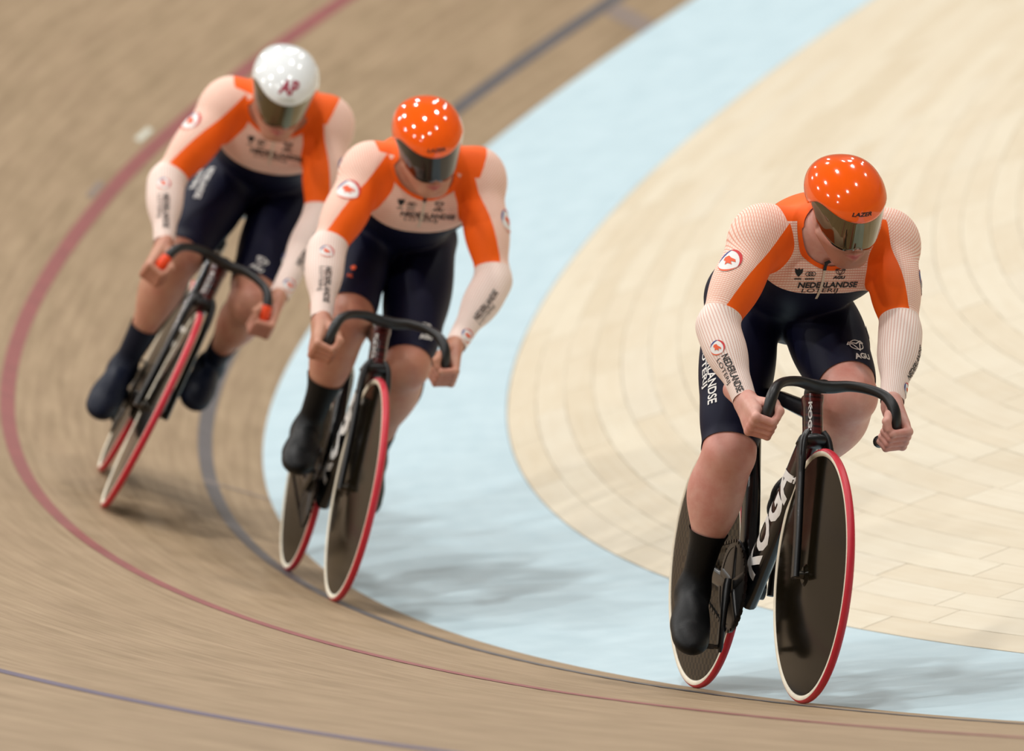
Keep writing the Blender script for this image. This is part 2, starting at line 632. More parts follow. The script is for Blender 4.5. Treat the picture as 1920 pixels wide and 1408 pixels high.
def group_d(prims, P):
    d = None
    for p in prims:
        x = prim_d(p, P)
        d = x if d is None else smin(d, x, p[5])
    return d

def mesh_groups(groups, joins, h):
    """groups: list of prim lists; joins: blend radius with which each group is merged"""
    lo = np.min([prim_box(p, 0.02)[0] for g in groups for p in g], 0)
    hi = np.max([prim_box(p, 0.02)[1] for g in groups for p in g], 0)
    n = np.ceil((hi - lo) / h).astype(int) + 1
    ax = [lo[i] + h * np.arange(n[i]) for i in range(3)]
    total = np.full(n, 0.5, np.float32)
    for g, kj in zip(groups, joins):
        G = np.full(n, 0.5, np.float32)
        for p in g:
            a, b = prim_box(p, 0.05)
            i0 = np.clip(((a - lo) / h).astype(int), 0, n)
            i1 = np.clip(((b - lo) / h).astype(int) + 2, 0, n)
            sl = tuple(slice(i0[i], i1[i]) for i in range(3))
            X = np.stack(np.meshgrid(*[ax[i][sl[i]] for i in range(3)], indexing='ij'), -1)
            G[sl] = smin(G[sl], prim_d(p, X).astype(np.float32), p[5])
        total = smin(total, G, kj)
    return surface_nets(total, lo, h)

def surface_nets(Fd, lo, h):
    ins = Fd < 0
    c = np.zeros(tuple(s - 1 for s in Fd.shape), np.uint8)
    offs = [(i, j, k) for i in (0, 1) for j in (0, 1) for k in (0, 1)]
    sh = Fd.shape
    for i, j, k in offs:
        c += ins[i:sh[0] - 1 + i, j:sh[1] - 1 + j, k:sh[2] - 1 + k]
    act = (c > 0) & (c < 8)
    idx = np.argwhere(act)
    vid = np.full(act.shape, -1, np.int32)
    vid[act] = np.arange(len(idx))
    corner = np.stack([Fd[idx[:, 0] + i, idx[:, 1] + j, idx[:, 2] + k] for i, j, k in offs], 1)
    acc = np.zeros((len(idx), 3)); cnt = np.zeros(len(idx))
    oa = np.array(offs, float)
    for a in range(8):
        for b in range(a + 1, 8):
            if abs(oa[a] - oa[b]).sum() != 1:
                continue
            fa, fb = corner[:, a], corner[:, b]
            m = (fa < 0) != (fb < 0)
            t = np.where(m, fa / np.where(m, fa - fb, 1), 0)
            p = oa[a] + t[:, None] * (oa[b] - oa[a])
            acc += p * m[:, None]; cnt += m
    V = lo + h * (idx + acc / cnt[:, None])
    quads = []
    for axis in range(3):
        s0 = [slice(None)] * 3; s1 = [slice(None)] * 3
        s0[axis] = slice(0, -1); s1[axis] = slice(1, None)
        A, B = ins[tuple(s0)], ins[tuple(s1)]
        e = np.argwhere(A != B)
        o1, o2 = (axis + 1) % 3, (axis + 2) % 3
        ok = (e[:, o1] > 0) & (e[:, o2] > 0) & (e[:, o1] < sh[o1] - 1) & (e[:, o2] < sh[o2] - 1)
        e = e[ok]
        def cell(d1, d2):
            q = e.copy(); q[:, o1] -= d1; q[:, o2] -= d2
            return vid[q[:, 0], q[:, 1], q[:, 2]]
        q = np.stack([cell(1, 1), cell(0, 1), cell(0, 0), cell(1, 0)], 1)
        fl = B[e[:, 0], e[:, 1], e[:, 2]]
        q[fl] = q[fl][:, ::-1]
        quads.append(q)
    Q = np.vstack(quads)
    Q = Q[(Q >= 0).all(1)]
    T = np.vstack([Q[:, [0, 1, 2]], Q[:, [0, 2, 3]]])
    return V, T

def vnormals(V, T):
    n = np.cross(V[T[:, 1]] - V[T[:, 0]], V[T[:, 2]] - V[T[:, 0]])
    N = np.zeros_like(V)
    for i in range(3):
        np.add.at(N, T[:, i], n)
    return N / (np.linalg.norm(N, axis=1)[:, None] + 1e-12)

def clip(A, T, f):
    """keep the side f>0 of a triangle mesh; A holds all per-vertex data as columns"""
    s = f > 0
    c = s[T].sum(1)
    keep = T[c == 3]
    newT = []
    pairs = []
    base = len(A)
    out_rows = []
    cut = []
    for want in (1, 2):
        t = T[c == want]
        if len(t) == 0:
            continue
        st = s[t]
        lone = np.argmax(st if want == 1 else ~st, 1)
        r = np.arange(len(t))
        a, b, cc = t[r, lone], t[r, (lone + 1) % 3], t[r, (lone + 2) % 3]
        cut.append((want, a, b, cc))
    if cut:
        E1 = np.concatenate([x[1] for x in cut] * 2)
        E2 = np.concatenate([x[2] for x in cut] + [x[3] for x in cut])
        lo_, hi_ = np.minimum(E1, E2), np.maximum(E1, E2)
        key = lo_.astype(np.int64) * base + hi_
        uq, inv = np.unique(key, return_inverse=True)
        i, j = uq // base, uq % base
        tt = (f[i] / (f[i] - f[j]))[:, None]
        rows = A[i] * (1 - tt) + A[j] * tt
        out_rows.append(rows)
        nA = sum(len(x[1]) for x in cut)
        eab, eac = base + inv[:nA], base + inv[nA:]
        p = 0
        for want, a, b, cc in cut:
            m = len(a)
            ab, ac = eab[p:p + m], eac[p:p + m]
            p += m
            if want == 1:
                newT.append(np.stack([a, ab, ac], 1))
            else:
                newT += [np.stack([ab, b, cc], 1), np.stack([ab, cc, ac], 1)]
    A2 = np.vstack([A] + out_rows)
    T2 = np.vstack([keep] + newT) if newT else keep
    used = np.unique(T2)
    remap = np.full(len(A2), -1, np.int64)
    remap[used] = np.arange(len(used))
    return A2[used], remap[T2]

# ------------------------------------------------------------------ prints (lettering and emblems laid on a surface)
def text_mesh(txt, width=None, height=None, bold=0.0, shear=0.0, space=1.0):
    cu = bpy.data.curves.new('print', 'FONT')
    cu.body = txt
    cu.align_x = 'CENTER'
    cu.align_y = 'CENTER'
    cu.offset = bold
    cu.shear = shear
    cu.space_character = space
    cu.resolution_u = 3
    ob = bpy.data.objects.new('print', cu)
    COL.objects.link(ob)
    dg = bpy.context.evaluated_depsgraph_get()
    ev = ob.evaluated_get(dg)
    me = ev.to_mesh()
    bm = bmesh.new()
    bm.from_mesh(me)
    ev.to_mesh_clear()
    bpy.data.objects.remove(ob)
    bpy.data.curves.remove(cu)
    xs = [v.co.x for v in bm.verts]; ys = [v.co.y for v in bm.verts]
    cx, cy = (max(xs) + min(xs)) / 2, (max(ys) + min(ys)) / 2
    sx = width / (max(xs) - min(xs)) if width else None
    sy = height / (max(ys) - min(ys)) if height else sx
    sx = sx or sy
    for v in bm.verts:
        v.co.x = (v.co.x - cx) * sx
        v.co.y = (v.co.y - cy) * sy
        v.co.z = 0
    return bm

class Flat:
    """2-D drawing: layers of (polygons, material)"""
    def __init__(s):
        s.p = []
        s.mats = []
    def poly(s, pts, mat, layer=0):
        if mat not in s.mats:
            s.mats.append(mat)
        s.p.append((pts, s.mats.index(mat), layer))
    def ellipse(s, cx, cy, rx, ry, mat, layer=0, n=28):
        s.poly([(cx + rx * math.cos(2 * math.pi * i / n), cy + ry * math.sin(2 * math.pi * i / n)) for i in range(n)], mat, layer)
    def arc(s, cx, cy, rx, ry, a0, a1, w0, w1, mat, layer=1, n=14):
        for i in range(n):
            t0, t1 = i / n, (i + 1) / n
            q = []
            for t, io in ((t0, 0), (t1, 0), (t1, 1), (t0, 1)):
                a = math.radians(a0 + (a1 - a0) * t)
                w = w0 + (w1 - w0) * math.sin(math.pi * t) if w1 > w0 else w0
                k = io * w
                q.append((cx + (rx - k) * math.cos(a), cy + (ry - k) * math.sin(a)))
            s.poly(q, mat, layer)
    def stroke(s, pts, w, mat, layer=1):
        for a, b in zip(pts[:-1], pts[1:]):
            a, b = np.array(a, float), np.array(b, float)
            d = b - a
            L = np.linalg.norm(d) + 1e-9
            n = np.array((-d[1], d[0])) / L * w / 2
            e = d / L * w * 0.3
            s.poly([tuple(a - n - e), tuple(b - n + e), tuple(b + n + e), tuple(a + n - e)], mat, layer)
    def bm(s, scale=1.0):
        bm = bmesh.new()
        for pts, mi, layer in s.p:
            vs_ = [bm.verts.new((x * scale, y * scale, layer)) for x, y in pts]
            f = bm.faces.new(vs_)
            f.material_index = mi
        return bm

def lay(bm, bvh, c, right, n, mats, name, parent, lift=0.0012, step=0.007, reach=0.12):
    """wrap a flat drawing on the surface in bvh, seen along -n"""
    n = nrm(n); right = nrm(np.array(right) - n * (np.array(right) @ n)); up = np.cross(n, right)
    bmesh.ops.triangulate(bm, faces=bm.faces[:])
    for _ in range(4):
        es = [e for e in bm.edges if (e.verts[0].co.xy - e.verts[1].co.xy).length > step]
        if not es:
            break
        bmesh.ops.subdivide_edges(bm, edges=es, cuts=1)
        bmesh.ops.triangulate(bm, faces=bm.faces[:])
    bad = []
    for v in bm.verts:
        layer = v.co.z
        o = np.array(c) + right * v.co.x + up * v.co.y + n * reach
        hit = bvh.ray_cast(Vector(o), Vector(-n), reach * 2.2)
        if hit[0] is None:
            bad.append(v)
            continue
        nn = hit[1] if hit[1].dot(Vector(n)) > 0 else -hit[1]
        v.co = hit[0] + nn * (lift + 0.0006 * layer)
    if bad:
        bmesh.ops.delete(bm, geom=bad, context='VERTS')
    me = bpy.data.meshes.new(name)
    bm.normal_update()
    bm.to_mesh(me)
    bm.free()
    for m in (mats if isinstance(mats, (list, tuple)) else [mats]):
        me.materials.append(m)
    o = bpy.data.objects.new(name, me)
    COL.objects.link(o)
    o.parent = parent
    return o

def emblem_flat(dark=False):
    f = Flat()
    f.ellipse(0, 0, 1.0, 1.0, M['white'], 0)
    f.arc(0, 0, 1.0, 1.0, -30, 120, 0.0, 0.24, M['print_red'], 1)
    f.arc(0, 0, 0.98, 0.98, 100, 190, 0.0, 0.2, M['print_blue'], 1)
    f.arc(0, 0, 0.98, 0.98, 205, 335, 0.0, 0.14, M['print_orange'], 1)
    f.poly([(-0.5, 0.28), (-0.2, 0.42), (0.1, 0.22), (0.5, 0.1), (0.62, -0.12), (0.2, -0.08), (0.42, -0.38), (0.0, -0.26), (-0.2, -0.42), (-0.24, -0.1), (-0.52, 0.0)], M['print_orange'], 2)
    return f

def star_flat(mat):
    f = Flat()
    w = 0.13
    f.stroke([(-1, 0.25), (-0.5, 0.2), (0, -0.75), (0.5, 0.2), (1, 0.25), (0.75, 0.5), (0, 0.15), (-0.75, 0.5), (-1, 0.25)], w, mat)
    e = lambda cx, cy, rx, ry: [(cx + rx * math.cos(math.radians(a)), cy + ry * math.sin(math.radians(a))) for a in range(0, 361, 20)]
    f.stroke(e(0, 0, 0.82, 0.62), w * 0.8, mat)
    return f

# ------------------------------------------------------------------ track bicycle
RW = 0.334
BBP = np.array((0.405, 0, 0.285))

def make_bicycle(mw, steer, pedR, pedL, orange_grip, label):
    root = bpy.data.objects.new('track_bicycle', None)
    COL.objects.link(root)
    root.matrix_world = mw
    root.empty_display_size = 0.2
    tag(root, label, 'bicycle', 'racing bicycles of the three riders')

    def wheel(name, cx, disc, st):
        g = Geo()
        prof = [(0.0, 0.030), (0.022, 0.030), (0.03, 0.024), (0.12, 0.020), (0.24, 0.0135), (0.312, 0.0088), (0.316, 0.006), (0.316, -0.006), (0.312, -0.0088), (0.24, -0.0135), (0.12, -0.020), (0.03, -0.024), (0.022, -0.030), (0.0, -0.030)]
        g.lathe_y(prof, (0, 0, 0), 96)
        w = g.obj(name, M[disc], root, 30)
        w.location = (cx, 0, RW)
        w.rotation_euler = (0, 0, st)
        def torus_arc(a0, a1, n):
            return [(0.3225 + 0.0116 * math.cos(math.radians(a)), 0.0114 * math.sin(math.radians(a))) for a in np.linspace(a0, a1, n)]
        g = Geo(); g.lathe_y(torus_arc(-70, 70, 11), (0, 0, 0), 96)
        g.obj('tyre', M['tyre_red'], w, 60)
        for sg in (1, -1):
            g = Geo(); g.lathe_y(torus_arc(sg * 70, sg * 165, 9), (0, 0, 0), 96)
            g.obj('sidewall', M['sidewall'], w, 60)
        g = Geo()
        g.lathe_y([(0.0, 0.052), (0.009, 0.052), (0.011, 0.048), (0.011, -0.048), (0.009, -0.052), (0.0, -0.052)], (0, 0, 0), 12)
        g.obj('axle', M['steel'], w)
        return w
    wheel('rear_wheel', 0.0, 'disc_weave', 0)
    wheel('front_wheel', 0.98, 'disc', steer)

    # frame
    g = Geo()
    g.loft(tube(smooth_path([(0.860, 0, 0.672), (0.852, 0, 0.70), (0.834, 0, 0.75), (0.818, 0, 0.80)], 4), [(0.027, 0.037)] * 2 + [(0.0255, 0.034)] * 9 + [(0.028, 0.035)] * 2, 20, 2.4))
    dt = smooth_path([(0.838, 0, 0.690), (0.78, 0, 0.640), (0.60, 0, 0.455), (0.45, 0, 0.315), (0.395, 0, 0.275)], 5)
    g.loft(tube(dt, [(0.023 + 0.005 * i / len(dt), 0.032 + 0.028 * i / len(dt)) for i in range(len(dt))], 20, 2.6))
    g.loft(tube([(0.84, 0, 0.755), (0.78, 0, 0.765), (0.55, 0, 0.79), (0.30, 0, 0.80)], [(0.020, 0.030), (0.017, 0.024), (0.015, 0.020), (0.015, 0.022)], 18, 2.5))
    stt = smooth_path([(0.405, 0, 0.275), (0.374, 0, 0.38), (0.350, 0, 0.50), (0.312, 0, 0.66), (0.272, 0, 0.84)], 5)
    g.loft(tube(stt, [(0.026 - 0.008 * i / len(stt), 0.040 - 0.012 * i / len(stt)) for i in range(len(stt))], 20, 2.6))
    g.loft(tube([(0.405, -0.040, 0.285), (0.405, 0.040, 0.285)], [(0.030, 0.030)] * 2, 20, 2, (1, 0, 0)))
    for sg in (1, -1):
        g.loft(tube(smooth_path([(0.375, sg * 0.030, 0.285), (0.30, sg * 0.042, 0.295), (0.12, sg * 0.050, 0.325), (0.0, sg * 0.052, 0.334)], 4), [(0.009, 0.022)] * 13, 14, 2.4))
        g.loft(tube(smooth_path([(0.315, sg * 0.012, 0.66), (0.25, sg * 0.034, 0.60), (0.10, sg * 0.048, 0.43), (0.0, sg * 0.052, 0.34)], 4), [(0.007, 0.014)] * 13, 14, 2.4))
    fr = g.obj('frame', M['frame'], root, 50)
    bvh = BVHTree.FromPolygons([v.co for v in fr.data.vertices], [p.vertices[:] for p in fr.data.polygons])
    d = nrm((0.60 - 0.80, 0, 0.455 - 0.655))
    for sg in (-1, 1):
        bm = text_mesh('KOGA', 0.40, 0.088, bold=0.04)
        o = lay(bm, bvh, np.array((0.61, sg * 0.02, 0.476)), d * (-1 if sg < 0 else 1), (0.0, sg, 0.0), M['white'], 'lettering', fr, step=0.02)
        o['label'] = 'white lettering along the down tube'
    bm = text_mesh('KOGA', 0.098, 0.0105, bold=0.03)
    lay(bm, bvh, np.array((0.86, -0.012, 0.738)), (0.28, 0, -0.96), (0.90, -0.43, 0.26), M['white'], 'lettering', fr, step=0.01)
    # fork
    g = Geo()
    ang = steer
    for sg in (1, -1):
        g.loft(tube(smooth_path([(0.862, sg * 0.020, 0.700), (0.876, sg * 0.033, 0.676), (0.900, sg * 0.039, 0.61), (0.945, sg * 0.044, 0.45), (0.972, sg * 0.048, 0.325)], 5),
                    [(0.0115, 0.027)] * 10 + [(0.010, 0.023)] * 11, 16, 2.5))
    g.loft(tube([(0.874, -0.038, 0.676), (0.868, -0.028, 0.684), (0.866, 0.0, 0.686), (0.868, 0.028, 0.684), (0.874, 0.038, 0.676)], [(0.020, 0.008), (0.030, 0.018), (0.034, 0.020), (0.030, 0.018), (0.020, 0.008)], 16, 2.4, (1, 0, 0)))
    g.obj('fork', M['gloss_black'], root, 50)
    # stem and handlebar
    g = Geo()
    g.loft(tube(smooth_path([(0.812, 0, 0.79), (0.815, 0, 0.815), (0.85, 0, 0.826), (0.905, 0, 0.83)], 4), [(0.021, 0.021)] * 5 + [(0.019, 0.018)] * 8, 16, 2.6))
    st = g.obj('stem', M['bar'], root)
    half = [(0.900, 0.0, 0.828), (0.902, 0.03, 0.830), (0.915, 0.07, 0.836), (0.945, 0.115, 0.832), (0.98, 0.148, 0.818), (1.003, 0.166, 0.790), (1.008, 0.173, 0.755), (0.992, 0.177, 0.722), (0.955, 0.178, 0.705), (0.905, 0.178, 0.700), (0.868, 0.178, 0.700)]
    hr = [(0.0195, 0.0155), (0.019, 0.0145), (0.017, 0.012), (0.0155, 0.0122), (0.0145, 0.0135), (0.0155, 0.0155), (0.016, 0.016), (0.016, 0.016), (0.016, 0.016), (0.0155, 0.0155), (0.0155, 0.0155)]
    full = [(x, -y, z) for x, y, z in half[:0:-1]] + half
    fr_ = hr[:0:-1] + hr
    pp = smooth_path([tuple(a) + tuple(b) for a, b in zip(full, fr_)], 5)
    g = Geo()
    g.loft(tube(pp[:, :3], [tuple(r) for r in pp[:, 3:]], 16, 2.0, (1, 0, 0)))
    hb = g.obj('handlebar', M['bar'], root, 60)
    for sg in (1, -1):
        g = Geo()
        g.loft(tube([(0.872, sg * 0.178, 0.700), (0.864, sg * 0.178, 0.700), (0.860, sg * 0.178, 0.700)], [0.0165, 0.0165, 0.010], 16))
        g.obj('end_plug', M['gloss_black'], hb)
        if orange_grip:
            hp = smooth_path([(x, sg * y, z) for x, y, z in half[5:9]], 6)
            g = Geo()
            g.loft(tube(hp[2:], [0.0178] * (len(hp) - 2), 16, 2.0, (1, 0, 0)))
            g.obj('grip_tape', M['grip_orange'], hb, 60)
    # seat post and saddle
    g = Geo()
    g.loft(tube([(0.280, 0, 0.80), (0.252, 0, 0.90), (0.245, 0, 0.925)], [(0.012, 0.024)] * 3, 14, 2.5))
    g.obj('seat_post', M['gloss_black'], root)
    g = Geo()
    rings = []
    for x, hw, z, th in ((0.10, 0.03, 0.950, 0.012), (0.115, 0.066, 0.952, 0.018), (0.16, 0.068, 0.950, 0.022), (0.22, 0.044, 0.943, 0.022), (0.29, 0.024, 0.940, 0.020), (0.345, 0.020, 0.937, 0.017), (0.365, 0.012, 0.932, 0.010)):
        rings.append([(x, hw * math.cos(a), z + th * math.sin(a)) for a in np.linspace(0, 2 * math.pi, 16, endpoint=False)])
    g.loft(rings)
    g.obj('saddle', M['bar'], root, 60)
    # drive side: chainring, chain, cranks, pedals
    g = Geo()
    N = 60
    outer, innr = [], []
    for i in range(N * 2):
        a = math.pi * i / N
        r = 0.121 if i % 2 else 0.116
        outer.append((0.405 + r * math.cos(a), 0.285 + r * math.sin(a)))
        innr.append((0.405 + 0.104 * math.cos(a), 0.285 + 0.104 * math.sin(a)))
    n2 = N * 2
    V = [(x, -0.046, z) for x, z in outer] + [(x, -0.046, z) for x, z in innr] + [(x, -0.050, z) for x, z in outer] + [(x, -0.050, z) for x, z in innr]
    F_ = []
    for i in range(n2):
        j = (i + 1) % n2
        F_ += [(i, j, n2 + j, n2 + i), (2 * n2 + j, 2 * n2 + i, 3 * n2 + i, 3 * n2 + j), (i, 2 * n2 + i, 2 * n2 + j, j), (n2 + j, 3 * n2 + j, 3 * n2 + i, n2 + i)]
    g.add(V, F_)
    for k in range(5):
        a = 2 * math.pi * k / 5 + 0.3
        g.loft(tube([(0.405 + 0.018 * math.cos(a), -0.048, 0.285 + 0.018 * math.sin(a)), (0.405 + 0.108 * math.cos(a), -0.048, 0.285 + 0.108 * math.sin(a))], [(0.004, 0.017), (0.003, 0.012)], 8, 3))
    g.lathe_y([(0.0, -0.0465), (0.105, -0.0465), (0.105, -0.0485), (0.0, -0.0485)], (0.405, 0, 0.285), 60)
    g.obj('chainring', M['gloss_black'], root)
    loop = []
    for a in np.linspace(-90, 90, 34):
        loop.append((0.405 + 0.121 * math.cos(math.radians(a)), 0.285 + 0.121 * math.sin(math.radians(a))))
    for t in np.linspace(0, 1, 36)[1:-1]:
        loop.append((0.405 * (1 - t) , 0.406 * (1 - t) + 0.366 * t))
    for a in np.linspace(90, 270, 14):
        loop.append((0.033 * math.cos(math.radians(a)), 0.334 + 0.033 * math.sin(math.radians(a))))
    for t in np.linspace(0, 1, 36)[1:-1]:
        loop.append((0.405 * t, 0.301 * (1 - t) + 0.164 * t))
    g = Geo()
    for i, (a, b) in enumerate(zip(loop, loop[1:] + loop[:1])):
        dx, dz = b[0] - a[0], b[1] - a[1]
        L = math.hypot(dx, dz)
        R = np.array(((dx / L, 0, -dz / L), (0, 1, 0), (dz / L, 0, dx / L)))
        w = 0.0055 if i % 2 else 0.0085
        g.box(((a[0] + b[0]) / 2, -0.048, (a[1] + b[1]) / 2), (L * 1.15, w, 0.0085), R)
    g.obj('chain', M['chrome'], root)
    g = Geo()
    g.lathe_y([(0.0, -0.045), (0.031, -0.045), (0.031, -0.050), (0.0, -0.050)], (0, 0, RW), 24)
    g.obj('sprocket', M['steel'], root)
    for nm, p, sg in (('crank_arm', pedR, -1), ('crank_arm', pedL, 1)):
        dv = nrm((p[0] - 0.405, 0, p[2] - 0.285))
        g = Geo()
        e = BBP + dv * 0.165
        g.loft(tube([BBP + dv * -0.018 + (0, sg * 0.060, 0), BBP + (0, sg * 0.062, 0), BBP + dv * 0.08 + (0, sg * 0.066, 0), e + (0, sg * 0.070, 0), e + dv * 0.014 + (0, sg * 0.070, 0)],
                    [(0.009, 0.014), (0.010, 0.018), (0.008, 0.014), (0.008, 0.013), (0.005, 0.008)], 14, 2.6))
        g.obj(nm, M['gloss_black'], root)
        g = Geo()
        g.loft(tube([e + (0, sg * 0.07, 0), e + (0, sg * 0.15, 0)], [0.006, 0.006], 10, 2, (1, 0, 0)))
        g.box(e + (0, sg * 0.125, 0.0), (0.075, 0.055, 0.014))
        g.obj('pedal', M['steel'], root)
    return root

# ------------------------------------------------------------------ riders
def head_prims():
    pr = [el((-0.012, 0, 0.030), (0.098, 0.078, 0.104), k=0.02),
          el((0.032, 0, -0.045), (0.066, 0.060, 0.076), k=0.03),
          el((0.070, 0, -0.103), (0.026, 0.030, 0.020), k=0.03)]
    for s in (1, -1):
        pr += [rc((0.0, s * 0.060, -0.055), (0.062, s * 0.024, -0.103), 0.020, 0.017, 0.03),
               el((0.062, s * 0.040, -0.030), (0.026, 0.024, 0.026), k=0.02),
               rc((0.086, s * 0.012, 0.026), (0.076, s * 0.046, 0.028), 0.012, 0.012, 0.02),
               el((0.094, s * 0.013, -0.042), (0.012, 0.010, 0.009), k=0.008),
               el((-0.010, s * 0.080, -0.012), (0.020, 0.008, 0.034), k=0.008),
               rc((0.098, s * 0.002, -0.0655), (0.086, s * 0.025, -0.071), 0.0078, 0.005, 0.004),
               rc((0.096, s * 0.002, -0.0820), (0.085, s * 0.022, -0.0775), 0.0088, 0.005, 0.004)]
    pr += [rc((0.088, 0, 0.012), (0.101, 0, -0.036), 0.010, 0.0115, 0.015)]
    return pr

def xf(prims, O, R):
    """prims from a local frame (rows of R = local axes in parent space)"""
    out = []
    for p in prims:
        if p[0] == 'c':
            out.append(('c', O + p[1] @ R, O + p[2] @ R, p[3], p[4], p[5]))
        else:
            out.append(('e', O + p[1] @ R, p[2], p[3] @ R, 0, p[5]))
    return out

def hand_prims(side, wrist):
    """a fist closed round the drop of the handlebar"""
    G = np.array((0.985, side * 0.176, 0.722))
    A = nrm((-0.727, 0, -0.686))
    Mv = nrm((0.686, 0, -0.727))
    e1 = np.array((0, side, 0.0))
    def pt(along, psi, r):
        p = math.radians(psi)
        return G + A * along + e1 * (r * math.cos(p)) + Mv * (r * math.sin(p))
    w = np.array(wrist)
    wd = nrm(G - w)
    pr = []
    mcp = []
    for i, (al, sc) in enumerate(((-0.030, 1.0), (-0.010, 1.05), (0.010, 1.0), (0.029, 0.88))):
        m = pt(al * 1.08, 28 - 4 * i, 0.036)
        mcp.append(m)
        q1, q2, q3 = pt(al, 112 + 2 * i, 0.0305 * (0.96 if i == 3 else 1)), pt(al * 0.97, 172, 0.0275), pt(al * 0.95, 222, 0.024)
        r = 0.0100 * (0.9 if i == 3 else 1)
        pr += [('F', [rc(m, q1, r * 1.12, r, 0.004), rc(q1, q2, r * 1.02, r * 0.92, 0.004), rc(q2, q3, r * 0.92, r * 0.8, 0.004), el(m, (0.0115, 0.0115, 0.0115), k=0.004)])]
    palm = []
    wa, wb = w - A * 0.016, w + A * 0.016
    for i, m in enumerate(mcp):
        t = i / 3
        palm.append(rc(wa * (1 - t) + wb * t, m, 0.0165, 0.0115, 0.014))
    palm.append(rc(w - wd * 0.07, w + wd * 0.015, 0.027, 0.024, 0.02))
    palm.append(rc(w + e1 * -0.004 - A * 0.018, pt(-0.020, -40, 0.030), 0.018, 0.014, 0.018))
    palm.append(rc(w + A * 0.012, pt(0.028, -30, 0.032), 0.017, 0.012, 0.018))
    t0 = w + wd * 0.02 - A * 0.022 - e1 * 0.008
    t1, t2, t3 = pt(-0.046, -128, 0.030), pt(-0.046, 178, 0.030), pt(-0.036, 140, 0.030)
    thumb = [rc(t0, t1, 0.0150, 0.0125, 0.01), rc(t1, t2, 0.0125, 0.0112, 0.008), rc(t2, t3, 0.0112, 0.0092, 0.006)]
    return [palm, thumb] + [p[1] for p in pr]

